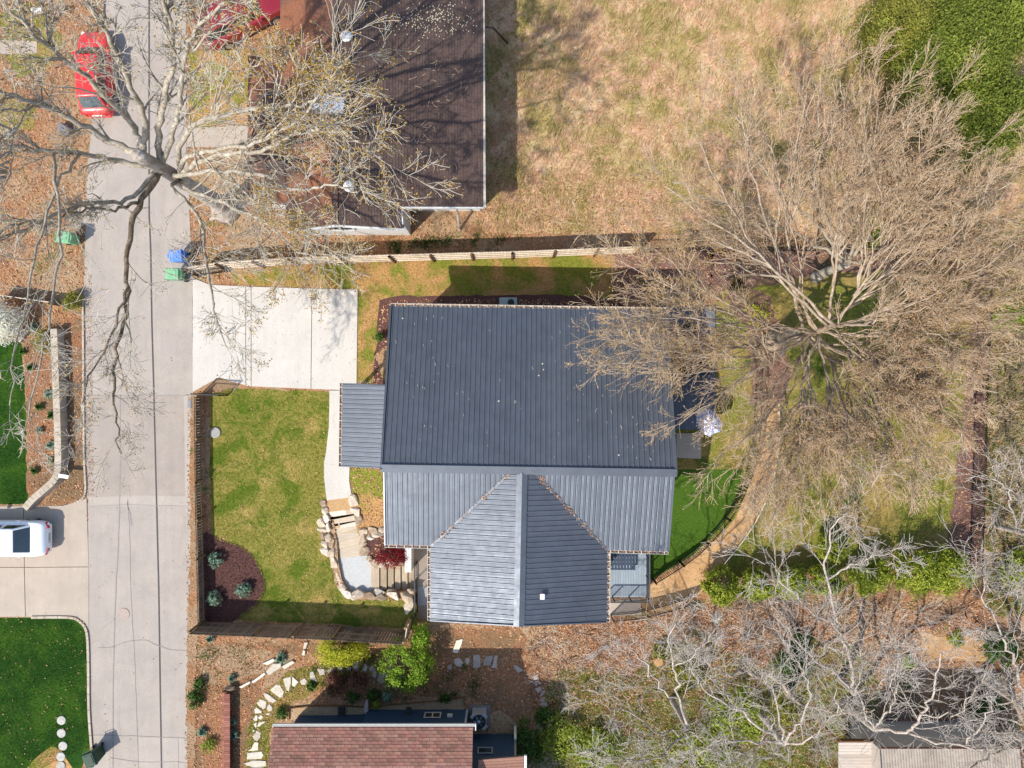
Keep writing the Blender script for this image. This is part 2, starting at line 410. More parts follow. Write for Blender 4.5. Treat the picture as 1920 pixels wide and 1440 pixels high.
M['lawnblade'] = leaf_mat('lawn_blades', [A(74, 86, 22), A(108, 114, 38), A(138, 138, 58), A(190, 162, 90), A(98, 112, 32)], .2)
M['greenblade'] = patch_leaf('green_blades', [A(26, 60, 12), A(44, 86, 18), A(66, 106, 30)], [A(44, 88, 16), A(70, 112, 30), A(104, 138, 56)], .55, .42, .62)
M['mulchchip'] = leaf_mat('mulch_chips', [A(52, 28, 26), A(92, 56, 50), A(130, 92, 82), A(70, 40, 36)], 0)
M['evergreen'] = leaf_mat('evergreen_leaves', [A(92, 110, 40), A(132, 148, 56), A(162, 174, 70), A(114, 130, 50), A(188, 190, 88)], .4)
M['hedge'] = leaf_mat('arborvitae_leaves', [A(96, 122, 32), A(154, 174, 48), A(196, 206, 68), A(222, 224, 98), A(126, 148, 48)], .4)
M['lime'] = leaf_mat('lime_leaves', [A(84, 122, 18), A(124, 162, 34), A(154, 188, 52), A(180, 206, 78), A(100, 140, 28)], .3)
M['yellowgreen'] = leaf_mat('yellow_green_leaves', [A(150, 160, 24), A(196, 198, 40), A(220, 218, 60), A(232, 228, 84), A(170, 180, 34)], .3)
M['sage'] = leaf_mat('sage_leaves', [A(84, 116, 90), A(124, 154, 126), A(160, 184, 158), A(108, 140, 112)], .2)
M['midgreen'] = leaf_mat('mid_green_leaves', [A(34, 66, 22), A(60, 98, 34), A(86, 124, 46), A(110, 140, 60)], .25)
M['wildgreen'] = leaf_mat('spring_undergrowth_leaves', [A(124, 142, 44), A(164, 182, 62), A(200, 210, 90), A(142, 156, 58), A(214, 220, 110)], .4)
M['olive'] = leaf_mat('olive_leaves', [A(112, 116, 44), A(150, 148, 60), A(176, 170, 78), A(130, 132, 54)], .25)
M['maple'] = leaf_mat('red_maple_leaves', [A(96, 14, 24), A(140, 26, 36), A(170, 44, 50), A(120, 20, 32)], .25)
M['dryshrub'] = leaf_mat('dry_shrub_stems', [A(104, 66, 50), A(140, 96, 76), A(120, 80, 62)], .1)
M['blossom'] = leaf_mat('white_blossom', [(.8, .77, .66, 1), (.88, .87, .8, 1), (.7, .68, .5, 1), (.86, .84, .76, 1)], .55)

# ------------------------------------------------------------------ sheets, scatter
PAVED, GREEN, EXCL_ALL = [], [], []
def pxpoly(poly, z=0): return [P(x, y, z) for x, y in poly]
def wobble(poly, amp=4, step=14, closed=True):
    """pixel polygon -> finer polygon with an uneven, natural edge"""
    out = []
    n = len(poly)
    for i in range(n):
        a, b = poly[i], poly[(i+1) % n]; L = math.hypot(b[0]-a[0], b[1]-a[1]); k = max(1, int(L/step))
        for j in range(k):
            t = j/k; out.append((a[0]+(b[0]-a[0])*t+random.uniform(-amp, amp), a[1]+(b[1]-a[1])*t+random.uniform(-amp, amp)))
    return out
def smooth_poly(poly, n=5):
    return [(v.x, v.y) for v in catmull([Vector((a, b, 0)) for a, b in poly], n, True)]
def sheet(name, poly, z, mat, holes=(), parent=None, kind='structure'):
    loops = [[P(x, y, 0)+Vector((0, 0, z)) for x, y in poly]]+[[P(x, y, 0)+Vector((0, 0, z)) for x, y in h] for h in holes]
    tri = tessellate_polygon(loops); vs = [v for l in loops for v in l]; fs = []
    for a in tri:
        p0, p1, p2 = (vs[i] for i in a); cr = (p1-p0).cross(p2-p0).z
        if abs(cr) < 1e-9: continue
        fs.append(tuple(a) if cr > 0 else tuple(a[::-1]))
    o = link_mesh(name, mesh(name, vs, fs), mat, parent)
    if parent is None and kind: o['kind'] = kind
    return o
def inside(pts, poly):
    x, y = pts[:, 0], pts[:, 1]; r = np.zeros(len(pts), bool); n = len(poly)
    for i in range(n):
        x1, y1 = poly[i]; x2, y2 = poly[(i+1) % n]
        if y1 == y2: continue
        c = ((y1 > y) != (y2 > y)) & (x < (x2-x1)*(y-y1)/(y2-y1)+x1); r ^= c
    return r
def rnd_in(poly, n, excl=()):
    xs = [a for a, b in poly]; ys = [b for a, b in poly]
    out = []; tot = 0; tries = 0
    while tot < n and tries < 30:
        p = np.random.uniform((min(xs), min(ys)), (max(xs), max(ys)), (int(n*1.6)+50, 2))
        m = inside(p, poly)
        for e in excl: m &= ~inside(p, e)
        p = p[m]; out.append(p); tot += len(p); tries += 1
    return np.concatenate(out)[:n]
def px2w(p, z):
    k = HCAM/FPX
    return np.stack([(p[:, 0]-960)*k, (720-p[:, 1])*k, np.full(len(p), z)], 1)
def quads_mesh(name, c, size, tilt=.5, aspect=.6, normals=None):
    """c (N,3) centres -> one leaf-like quad each"""
    n = len(c)
    nr = np.random.normal(0, tilt, (n, 3)); nr[:, 2] += 1
    if normals is not None: nr = normals+np.random.normal(0, tilt, (n, 3))
    nr /= np.linalg.norm(nr, axis=1)[:, None]+1e-9
    a = np.random.normal(0, 1, (n, 3)); u = np.cross(nr, a); u /= np.linalg.norm(u, axis=1)[:, None]+1e-9
    w = np.cross(nr, u); s = np.random.uniform(size[0], size[1], (n, 1))
    v = np.stack([c-u*s, c-w*s*aspect+u*s*.1, c+u*s, c+w*s*aspect], 1).reshape(-1, 3)
    return fast_mesh(name, v, np.arange(n*4).reshape(-1, 4))
def blades_mesh(name, c, h, w, lean=.6):
    n = len(c); a = np.random.uniform(0, 2*np.pi, n); hh = np.random.uniform(h[0], h[1], n)
    d = np.stack([np.cos(a), np.sin(a), np.zeros(n)], 1); s = np.stack([-np.sin(a), np.cos(a), np.zeros(n)], 1)
    ww = np.random.uniform(w[0], w[1], (n, 1)); ln = np.random.uniform(.3, 1, (n, 1))*lean
    tip = c+d*hh[:, None]*ln; tip[:, 2] += hh*np.sqrt(np.clip(1-(ln[:, 0])**2, .05, 1))
    v = np.stack([c-s*ww, c+s*ww, tip], 1).reshape(-1, 3)
    return fast_mesh(name, v, np.arange(n*3).reshape(-1, 3))
def ribbon(pts, w, z):
    mb = MB(); vs, fs = [], []
    pts = [P(x, y) for x, y in pts]
    for i, p in enumerate(pts):
        d = (pts[min(i+1, len(pts)-1)]-pts[max(i-1, 0)]); d = Vector((-d.y, d.x, 0)).normalized()*w/2
        vs += [(p.x+d.x, p.y+d.y, z), (p.x-d.x, p.y-d.y, z)]
    for i in range(len(pts)-1): fs.append((2*i, 2*i+1, 2*i+3, 2*i+2))
    return mb.add(vs, fs)
exec_parts = []

# ------------------------------------------------------------------ ground, road, paving
WELL = [(622, 937), (626, 980), (632, 1020), (634, 1052), (641, 1088), (658, 1112), (700, 1111), (776, 1110), (777, 1168), (838, 1168), (838, 1020),
        (771, 1021), (771, 1062), (712, 1063), (692, 1046), (676, 1010), (668, 980), (659, 932)]
BIG = [(-4000, -3600), (6000, -3600), (6000, 5000), (-4000, 5000)]
sheet('ground', BIG, 0, M['litter'], [WELL])
sheet('sunken_ground', WELL, -.78, M['soil'])
mb = MB(); w = [P(x, y) for x, y in WELL]
for i in range(len(w)):
    a, b = w[i], w[(i+1) % len(w)]; mb.add([a, b, (b.x, b.y, -1.9), (a.x, a.y, -1.9)], [(0, 1, 2, 3)])
mb.build('earth_bank', M['soil'])['kind'] = 'structure'

FIELD = wobble([(905, -300), (2600, -300), (2600, 420), (1900, 445), (1240, 430), (1150, 436), (908, 436)], 3)
sheet('field', FIELD, .004, M['field'])
SIDE = wobble([(430, 510), (560, 497), (760, 490), (1000, 478), (1150, 474), (1150, 562), (735, 562), (712, 575), (706, 640), (698, 715), (668, 715), (670, 543), (440, 533)], 3)
sheet('side_lawn', SIDE, .008, M['sidelawn'])
LAWN = wobble([(392, 738), (440, 728), (618, 735), (618, 800), (612, 850), (608, 880), (612, 938), (604, 960), (606, 1000), (620, 1060), (634, 1108), (660, 1124), (780, 1124), (782, 1180), (610, 1170), (470, 1165), (398, 1150)], 2)
sheet('front_lawn', LAWN, .008, M['lawn'])
sheet('side_strip', wobble([(655, 876), (716, 880), (722, 985), (672, 1002), (662, 950)], 2), .008, M['sidelawn'])
BED = smooth_poly([(376, 1010), (420, 1017), (462, 1034), (486, 1068), (494, 1100), (480, 1130), (452, 1152), (432, 1168), (376, 1172)])
BED = wobble(BED, 1.5, 8)
sheet('mulch_bed', BED, .012, M['mulch'])
HB = wobble(smooth_poly([(722, 560), (800, 555), (1150, 560), (1150, 640), (735, 640), (725, 722), (700, 722), (706, 640), (710, 580)], 3), 2)
sheet('mulch_border', HB, .012, M['mulch'])
BACK = wobble([(1215, 880), (1275, 700), (1345, 560), (1370, 500), (1850, 470), (1852, 560), (1820, 760), (1790, 940), (1775, 1055), (1640, 1075), (1300, 1080), (1330, 1010)], 4)
sheet('back_lawn', BACK, .006, M['backlawn'])
TURF = [(1190, 880), (1395, 880), (1386, 930), (1355, 985), (1300, 1040), (1222, 1088), (1180, 1090)]
sheet('artificial_turf', TURF, .012, M['turf'])
PATH = smooth_poly([(1205, 1140), (1212, 1105), (1260, 1072), (1322, 1028), (1372, 980), (1400, 920), (1418, 850), (1420, 800), (1424, 757), (1458, 757), (1458, 830), (1446, 905), (1418, 970), (1385, 1020), (1345, 1068), (1325, 1100), (1300, 1120), (1250, 1145)], 5)
sheet('gravel_path', PATH, .016, M['path'])
for nm, poly in (('mulch_strip', [(1408, 757), (1412, 690), (1398, 610), (1360, 560), (1380, 520), (1440, 560), (1470, 640), (1482, 700), (1464, 757)]),
                 ('mulch_strip', [(1330, 470), (1860, 462), (1858, 505), (1560, 512), (1400, 540), (1330, 545)]),
                 ('mulch_strip', [(1826, 500), (1858, 500), (1846, 800), (1838, 1000), (1840, 1060), (1775, 1055), (1788, 930), (1806, 780)]),
                 ('mulch_strip', [(1150, 470), (1340, 466), (1330, 545), (1150, 562)])):
    sheet(nm, wobble(poly, 5, 9), .012, M['mulchpale'])
WILD = wobble([(1000, 1330), (1060, 1250), (1180, 1270), (1300, 1180), (1420, 1250), (1500, 1200), (1600, 1210), (1640, 1240), (1660, 1600), (1000, 1600)], 8)
sheet('undergrowth', WILD, .008, M['wild'])
WILD2 = wobble([(1858, 440), (2400, 400), (2400, 1200), (1850, 1150), (1848, 800)], 8)
sheet('undergrowth', WILD2, .008, M['wild'])
SAND = wobble([(1725, 1186), (1760, 1192), (1848, 1188), (1846, 1240), (1730, 1236)], 4)
sheet('bare_patch', SAND, .014, M['path']); EXCL_ALL.append(SAND)
GARD = wobble([(366, 1212), (560, 1205), (560, 1240), (520, 1270), (470, 1285), (372, 1300)], 5)
sheet('bare_soil', GARD, .008, M['soil'])
RM1 = wobble([(420, 1205), (760, 1208), (830, 1180), (980, 1180), (990, 1230), (830, 1235), (700, 1235), (560, 1225), (470, 1218)], 6)
sheet('bark_mulch', RM1, .012, M['redmulch'])
RM2 = wobble([(366, 1290), (420, 1282), (500, 1260), (480, 1320), (455, 1440), (440, 1480), (362, 1480)], 4)
sheet('bark_mulch', RM2, .012, M['redmulch'])
GW = wobble([(455, 1480), (462, 1380), (485, 1310), (540, 1262), (600, 1240), (720, 1225), (720, 1262), (640, 1262), (600, 1290), (540, 1325), (508, 1360), (505, 1480)], 4)
sheet('mossy_ground', GW, .016, M['backlawn'])
sheet('dry_bed', wobble([(600, 1300), (650, 1265), (900, 1240), (1000, 1240), (1030, 1330), (960, 1350), (870, 1300), (700, 1318)], 5), .012, M['redmulch'])
GV1 = [(543, 1348), (543, 1327), (620, 1322), (690, 1324), (870, 1307), (871, 1350)]
sheet('gravel_bed', GV1, .02, M['peagravel'])
sheet('gravel_bed', wobble([(914, 1340), (935, 1331), (958, 1345), (972, 1362), (968, 1378), (915, 1370)], 2), .02, M['peagravel'])
# left side of the road
RMU = wobble([(44, 640), (112, 615), (118, 700), (122, 880), (70, 930), (52, 945), (50, 800)], 3)
sheet('planting_bed', RMU, .012, M['redmulch'])
RML = wobble([(126, 600), (156, 580), (158, 935), (150, 935), (120, 946), (85, 946), (128, 880)], 2)
sheet('planting_bed', RML, .012, M['redmulch'])
GL1 = wobble([(-300, 600), (40, 640), (50, 780), (52, 946), (-300, 946)], 2)
sheet('shaded_lawn', GL1, .008, M['greenlawn'])
GL2 = [(-400, 1158), (100, 1158), (132, 1158), (150, 1166), (162, 1182), (166, 1240), (168, 1330), (172, 1398), (160, 1420), (140, 1480), (-400, 1480)]
sheet('neighbour_lawn', GL2, .008, M['greenlawn'])
sheet('worn_patch', wobble([(60, 1425), (100, 1395), (118, 1410), (135, 1440), (120, 1480), (40, 1480)], 3), .012, M['sidelawn'])
VERGE = wobble([(355, 95), (470, 90), (470, 235), (355, 240)], 4)
sheet('verge', VERGE, .006, M['sidelawn'])
for po in ([(0, 30), (60, 0), (120, 70), (95, 130), (30, 150)], [(0, 180), (70, 200), (60, 240), (0, 250)]):
    sheet('shady_weeds', wobble(po, 6), .01, M['backlawn'])

# road: one sheet, with patches, seams and cracks laid on it
ROAD = [(205, -400), (352, -400), (349, 60), (349, 250), (356, 400), (361, 520), (362, 735), (361, 900), (363, 1050), (357, 1200), (356, 1300), (361, 1480), (360, 1800), (180, 1800), (176, 1480),
        (172, 1400), (168, 1330), (166, 1160), (165, 940), (160, 900), (158, 700), (158, 560), (160, 470), (163, 330), (172, 235), (190, 120)]
RD = wobble(ROAD, .8, 20)
road = sheet('road', RD, .02, M['road'])
PAVED.append(ROAD)
def decal(name, poly, z, mat, parent):
    return sheet(name, poly, z, mat, parent=parent)
decal('road_patch', [(161, 742), (362, 742), (362, 930), (240, 928), (166, 932)], .024, M['roadpatch'], road)
decal('road_patch', [(167, 932), (240, 930), (362, 930), (362, 948), (167, 950)], .024, M['roadpale'], road)
decal('road_patch', [(170, 1378), (206, 1378), (206, 1470), (172, 1470)], .024, M['roadpale'], road)
decal('road_patch', [(260, 1382), (330, 1382), (352, 1384), (356, 1470), (260, 1470)], .024, M['roadpale'], road)
decal('road_patch', [(345, 742), (362, 742), (362, 1040), (350, 1040)], .028, M['roadpale'], road)
ribbon([(280, -300), (280, 120), (280, 400), (283, 470), (285, 600), (289, 740), (293, 900), (298, 1100), (301, 1300), (304, 1480), (305, 1800)], .075, .030).build('tar_seam', M['tar'], road)
for pts, wd in (([(226, 740), (226, 880), (222, 1000), (216, 1130), (212, 1280), (211, 1480)], .05),
                ([(240, 935), (243, 1000), (246, 1100), (253, 1240), (259, 1380), (260, 1480)], .025),
                ([(184, 1214), (212, 1213), (236, 1204), (270, 1200), (290, 1207), (318, 1217), (352, 1220)], .035),
                ([(167, 950), (240, 946), (300, 948), (362, 949)], .025), ([(161, 742), (260, 742), (362, 741)], .02),
                ([(172, 1378), (260, 1380), (356, 1384)], .03), ([(206, 1420), (260, 1428), (330, 1428), (352, 1430)], .03),
                ([(240, 940), (241, 952), (244, 962), (247, 985)], .04), ([(216, 1160), (200, 1172), (186, 1184)], .02),
                ([(335, 1384), (336, 1440)], .025)):
    p2 = [(v.x, v.y) for v in catmull([Vector((a+random.uniform(-1, 1), b, 0)) for a, b in pts], 6)]
    p2 = [(a+random.uniform(-.5, .5), b+random.uniform(-.5, .5)) for a, b in p2]
    ribbon(p2, wd, .031).build('crack', M['crack'], road)
mc = MB().lathe(P(232, 1151, .021), [(.30, 0), (.30, .02), (.27, .025), (.26, .018), (.1, .02), (0.02, .022)], 20).build('manhole_cover', M['manhole'])
tag(mc, 'round iron manhole cover set flush in the road surface', 'manhole cover')
mc = MB().lathe(P(404, 811, .012), [(.28, 0), (.28, .06), (.25, .075), (.02, .08)], 18).build('utility_lid', plain('grey_lid', A(172, 168, 160), .8))
tag(mc, 'round pale grey utility lid sunk in the front lawn', 'utility cover')
ub = MB().box(P(355, 757, .04), (.17, .4, .05)).build('meter_lid', plain('grey_blue_lid', A(140, 150, 160), .7))
tag(ub, 'small grey blue meter lid at the road edge by the slatted fence', 'utility cover')

def slab(parent, poly, z0, z1, mat, name='slab', inset=.012):
    return MB().prism([P(x, y) for x, y in poly], z0, z1, inset).build(name, mat, parent, True)
# new white driveway and walk
drive = thing('driveway', 'white new concrete driveway in large slabs beside the slate roofed house', 'driveway', P(515, 630))
for po in ([(362, 521), (394, 534), (461, 537), (461, 722), (437, 716), (412, 707), (362, 735)], [(462, 537), (471, 537.5), (471, 724), (462, 723)],
           [(472, 537.5), (585, 541), (583, 729), (472, 724)], [(586, 541), (671, 543), (669, 720), (642, 724), (642, 731), (584, 729)]):
    slab(drive, po, -.05, .05, M['driveway'])
PAVED.append([(362, 521), (394, 534), (671, 543), (669, 720), (642, 731), (437, 727), (362, 735)])
walk = thing('front_walk', 'curving white concrete walk from the driveway past the small porch roof', 'walkway', P(630, 830))
wl = [(618, 732), (618, 765), (617, 800), (612, 845), (608, 868), (608, 895), (613, 938)]
wr = [(643, 732), (643, 765), (644, 800), (650, 845), (656, 876), (655, 900), (660, 932)]
for i0, i1 in ((0, 2), (2, 4), (4, 6)):
    slab(walk, wl[i0:i1+1]+wr[i0:i1+1][::-1], -.05, .05, M['driveway'])
PAVED.append(wl+wr[::-1])
# old driveway on the left
old = thing('concrete_driveway', 'tan concrete driveway in jointed slabs under the white sedan', 'driveway', P(80, 1050))
for po in ([(-400, 949), (44, 949), (46, 1063), (-400, 1063)], [(45.5, 949), (120, 948), (146, 940), (163, 934), (167, 1062), (47, 1063)],
           [(-400, 1064), (46, 1064), (48, 1156), (-400, 1156)], [(47, 1064), (167, 1063), (167, 1182), (152, 1164), (134, 1156), (49, 1156)]):
    slab(old, po, -.05, .035, M['olddrive'])
PAVED.append([(-400, 949), (120, 948), (163, 934), (167, 1182), (134, 1156), (-400, 1156)])
for po, lb in (([(352, 240), (470, 236), (470, 272), (420, 276), (350, 276)], 'grey concrete path from the road to the brown shingled house'),
               ([(-100, 72), (70, 78), (70, 100), (-100, 104)], 'narrow concrete path west of the road at the top left'),
               ([(120, 395), (162, 372), (162, 420), (140, 430)], 'small worn concrete apron beside the green bin by the road')):
    o = MB().prism([P(x, y) for x, y in po], -.04, .03, .01).build('concrete_path', M['olddrive']); tag(o, lb, 'path'); PAVED.append(po)
pad = MB().prism([P(x, y) for x, y in [(1268, 812), (1315, 812), (1314, 860), (1268, 858)]], -.05, .06, .01).build('concrete_pad', M['olddrive'])
tag(pad, 'square concrete pad beside the back of the house under branches', 'paving')
# stepping discs on the lawn
for i, (x, y) in enumerate(((116, 1350), (116, 1374), (119, 1398), (115, 1418), (115, 1435))):
    o = MB().lathe(P(x, y, 0), [(.23, 0), (.23, .05), (.21, .062), (.02, .065)], 18).build('stepping_stone', M['stepdisc'])
    tag(o, 'round white stepping stone on the bright lawn, '+['farthest up the row', 'second of the row', 'third of the row beside worn grass', 'fourth of the row on worn grass', 'lowest of the row at the picture edge'][i], 'stepping stone', 'round stepping stones in the lawn')
# kerbs
def kerb(name, label, pts, w, h, seg=16, mat='kerb'):
    t = thing(name, label, 'kerb', P(*pts[0]))
    pp = catmull([P(a, b) for a, b in pts], seg)
    step = 3
    for i in range(0, len(pp)-1, step):
        a, b = pp[i], pp[min(i+step, len(pp)-1)]
        if (b-a).length < .02: continue
        d = (b-a).normalized()*.012
        MB().beam(a+d+Vector((0, 0, h/2)), b-d+Vector((0, 0, h/2)), w, h).build('kerb_stone', M[mat], t, True)
    return t
kerb('lawn_kerb', 'pale stone kerb edging the bright green lawn along the road', [(60, 1157), (130, 1157), (150, 1164), (164, 1184), (167, 1240), (168, 1330), (173, 1400)], .12, .1, 9)
kerb('bed_kerb', 'narrow weathered kerb between the planting bed and the road', [(157, 560), (158, 700), (159, 850), (162, 910), (158, 932), (140, 944)], .09, .1, 12)
edge = thing('path_edging', 'thin pale edging along the outer side of the tan gravel path', 'edging', P(1446, 905))
pp = catmull([P(a, b) for a, b in [(1460, 757), (1460, 830), (1448, 905), (1420, 971), (1387, 1021), (1347, 1069)]], 5)
for a, b in zip(pp[::2], pp[2::2]): MB().beam(a+Vector((0, 0, .04)), b+Vector((0, 0, .04)), .06, .08).build('edging_board', M['palerail'], edge, True)

# ------------------------------------------------------------------ sunken stair with boulders
def rock_mesh(rx, ry, h, flat=.35):
    bm = bmesh.new(); bmesh.ops.create_icosphere(bm, subdivisions=2, radius=1)
    dirs = [(Vector((random.gauss(0, 1), random.gauss(0, 1), random.gauss(0, .8))).normalized(), random.uniform(.42, .8)) for _ in range(11)]
    for v in bm.verts:
        for d, lim in dirs:
            k = v.co.dot(d)
            if k > lim: v.co -= d*(k-lim)
        v.co += Vector((random.gauss(0, .018), random.gauss(0, .018), random.gauss(0, .018))); v.co *= 1.22
        v.co.x *= rx; v.co.y *= ry; v.co.z *= h
    me = bpy.data.meshes.new('stone'); bm.to_mesh(me); bm.free(); return me
def boulders(name, label, lst, cat='boulder wall', mat='boulder'):
    t = thing(name, label, cat, P(lst[0][0], lst[0][1]))
    for it in lst:
        x, y, rx, ry = it[:4]; ang = it[4] if len(it) > 4 else random.uniform(-20, 20); z = it[5] if len(it) > 5 else .05
        k = 1/36.0; h = .5*(rx+ry)*k*.56
        o = link_mesh('stone', rock_mesh(rx*k*1.12, ry*k*1.12, h), M[mat], t)
        o.location = P(x, y, z)-Vector(t.location); o.rotation_euler = (random.uniform(-.15, .15), random.uniform(-.15, .15), R(ang))
    return t
boulders('boulder_wall', 'wall of rough tan boulders along the lawn side of the sunken steps',
         [(607, 945, 6, 6), (609, 957, 6, 8), (612, 973, 7, 8), (603, 980, 9, 8, 30), (604, 993, 10, 6), (616, 990, 5, 9), (607, 1003, 7, 9), (617, 1010, 7, 9, 20), (609, 1019, 8, 9), (622, 1020, 8, 8),
          (611, 1034, 8, 10, 40), (623, 1036, 8, 10), (627, 1056, 7, 14, 8, -.05), (632, 1083, 7, 14, 12, -.1), (640, 1103, 7, 10, 35, 0), (650, 1116, 8, 10, 40)])
boulders('boulder_wall', 'row of tan boulders edging the bottom of the gravel landing by the grass',
         [(668, 1115, 13, 9, 0), (691, 1116, 14, 9, -8), (712, 1111, 10, 7, 0, -.05), (716, 1121, 13, 7, 5), (738, 1116, 12, 8, -10), (736, 1108, 9, 5, 0, -.05), (760, 1120, 12, 10, -35), (770, 1108, 9, 6, 0, -.05), (771, 1130, 8, 10, 20), (764, 1140, 8, 12, -20)])
boulders('boulder_wall', 'boulders between the sunken steps and the dry strip by the house',
         [(664, 940, 9, 11, 10), (668, 960, 7, 12, 35), (672, 978, 6, 11, -10), (680, 995, 9, 8), (683, 1009, 9, 8), (693, 1008, 8, 5), (702, 995, 10, 7), (708, 1002, 11, 6, -12), (716, 993, 6, 7)])
boulders('boulder_wall', 'tan boulders round the mulch bed with the red maple',
         [(681, 1019, 7, 8), (682, 1036, 9, 11, -20), (693, 1048, 6, 6), (702, 1053, 12, 9, 20), (716, 1059, 8, 5, 8), (735, 1057, 10, 4, 4), (751, 1056, 9, 4, 2)])
sheet('maple_bed', [(680, 1008), (722, 1000), (770, 1004), (770, 1060), (712, 1062), (692, 1046)], .014, M['mulch'])
stair = thing('stone_stair', 'descending stair of pale stone treads between two boulder walls', 'steps', P(640, 985, -.3))
tl = [(613, 938), (618, 960), (621, 975), (624, 988), (628, 1003), (630, 1016), (633, 1030), (637, 1047)]
tr = [(660, 932), (664, 955), (667, 966), (668, 978), (672, 990), (674, 1007), (676, 1020), (682, 1042)]
for i in range(7):
    z1 = .03-.03*i
    po = [tl[i], tr[i], tr[i+1], tl[i+1]]
    pp = [P(a, b, z1) for a, b in po]
    MB().prism(pp, z1-.5, z1, .015).build('tread', M['sandtread' if i in (0,) else 'tread'], stair, True)
def tread_top(po, z, mat):
    MB().prism([P(a, b, z) for a, b in po], z-.01, z+.03, .01).build('paving_slab', M[mat], stair, True)
tread_top([(618, 959), (648, 953), (650, 964), (619, 969)], -.02, 'flag'); tread_top([(619, 970), (664, 963), (666, 973), (621, 981)], -.03, 'tread')
tread_top([(636, 981), (667, 976), (669, 986), (638, 990)], -.06, 'flag'); tread_top([(622, 983), (634, 981), (638, 990), (625, 992)], -.06, 'sandtread')
tread_top([(642, 992), (671, 989), (672, 998), (644, 1001)], -.1, 'tread'); tread_top([(626, 993), (640, 991), (641, 1000), (628, 1003)], -.1, 'sandtread')
sheet('gravel_landing', [(634, 1044), (684, 1038), (698, 1062), (698, 1112), (655, 1114), (638, 1088)], -.17, M['whitegravel'])
st2 = thing('timber_stair', 'short flight of grey stone steps going down beside the white wall', 'steps', P(735, 1085, -1.0))
for i, (x0, x1, zz) in enumerate(((696, 711, -.13), (713, 725, -.22), (727, 738, -.31), (740, 751, -.40), (753, 764, -.49), (766, 776, -.58))):
    MB().prism([P(x0, 1062, zz), P(x1, 1062, zz), P(x1, 1106, zz), P(x0, 1106, zz)], zz-.4, zz, .012).build('tread', M['timber'], st2, True)
sheet('basement_floor', [(760, 1000), (850, 1000), (850, 1190), (760, 1190)], -.62, M['olddrive'])
sheet('basement_gravel', [(778, 1106), (812, 1106), (812, 1142), (778, 1142)], -.6, M['whitegravel'])
wall = MB().hexa([P(759, 1073, .5).xy.to_tuple()+(-1.6,), P(771, 1073, .5).xy.to_tuple()+(-1.6,), P(771, 1023, .5).xy.to_tuple()+(-1.6,), P(759, 1023, .5).xy.to_tuple()+(-1.6,)],
                 [P(759, 1073, .5), P(771, 1073, .5), P(771, 1023, .5), P(759, 1023, .5)]).build('garden_wall', M['white'])
tag(wall, 'thick white rendered wall beside the red maple under the metal roof', 'wall')
ws = MB()
rl = thing('stair_railing', 'black metal railing beside the foot of the grey steps', 'railing', P(777, 1110, -.9))
a, b = P(777, 1062, .42), P(778, 1158, .42)
MB().beam(a, b, .05, .05).build('top_rail', M['black'], rl, True)
MB().beam(a-Vector((0, 0, .95)), b-Vector((0, 0, .95)), .04, .04).build('bottom_rail', M['black'], rl, True)
for i in range(25):
    p = a.lerp(b, i/24); q = p-Vector((0, 0, 1.0 if i % 8 else 1.1))
    MB().beam(p, q, .05 if i % 8 == 0 else .02, .05 if i % 8 == 0 else .02).build('post' if i % 8 == 0 else 'baluster', M['black'], rl, True)

# ------------------------------------------------------------------ main house
def roof_panels(parent, poly, eave, pitch_w, rib_sp, mat, flip=False, name='roof_panel', per=4, rib=.03):
    """poly: world points of a planar roof face (convex), eave = (p, q) eave line. Panels run up the slope, each one mesh with raised ribs."""
    p, q = eave; s = (q-p).normalized()
    cen = sum(poly, Vector((0, 0, 0)))/len(poly)
    n = None
    n = s.cross(cen-p).normalized()
    if n.z < 0: n = -n
    t = n.cross(s).normalized()
    if t.z < 0: t = -t
    st = [((v-p).dot(s), (v-p).dot(t)) for v in poly]
    smin, smax = min(a for a, b in st), max(a for a, b in st)
    def trange(sv):
        ts = []
        for i in range(len(st)):
            (a0, b0), (a1, b1) = st[i], st[(i+1) % len(st)]
            if (a0-sv)*(a1-sv) <= 0 and abs(a1-a0) > 1e-7: ts.append(b0+(b1-b0)*(sv-a0)/(a1-a0))
        return (min(ts), max(ts)) if ts else None
    W = rib_sp*per; k = int(math.ceil((smax-smin)/W)); made = []
    for i in range(k):
        a, b = smin+i*W, min(smin+(i+1)*W-.004, smax)
        prof = [(a+1e-4, 0.0)]
        for j in range(per):
            c = a+rib_sp*(j+.5)
            for ds, h in ((-.05, 0), (-.022, rib), (.022, rib), (.05, 0)):
                if a < c+ds < b: prof.append((c+ds, h))
            for dm in (.085, .14):
                c2 = c+dm
                if a < c2 < b and rib_sp > .2: prof += [(c2-.01, 0), (c2, .004), (c2+.01, 0)]
        prof.append((b-1e-4, 0.0)); prof.sort()
        vs, fs = [], []
        for sv, h in prof:
            r = trange(sv)
            if r is None: r = (0, 0)
            vs += [p+s*sv+t*r[0]+n*h, p+s*sv+t*r[1]+n*h]
        lo = len(vs)
        for j in range(len(prof)-1): fs.append((2*j, 2*j+2, 2*j+3, 2*j+1))
        me = mesh(name, vs, fs)
        if me.polygons[0].normal.z < 0: me.flip_normals()
        made.append(link_mesh(name, me, mat, parent, True))
    # deck below
    mb = MB(); nn = len(poly); mb.add([v-n*.03 for v in poly]+[v-n*.14 for v in poly], [tuple(range(nn)), tuple(range(nn, 2*nn))[::-1]]+[(i, (i+1) % nn, nn+(i+1) % nn, nn+i) for i in range(nn)])
    mb.build('roof_deck', M['ridgecap'], parent, True)
    return n

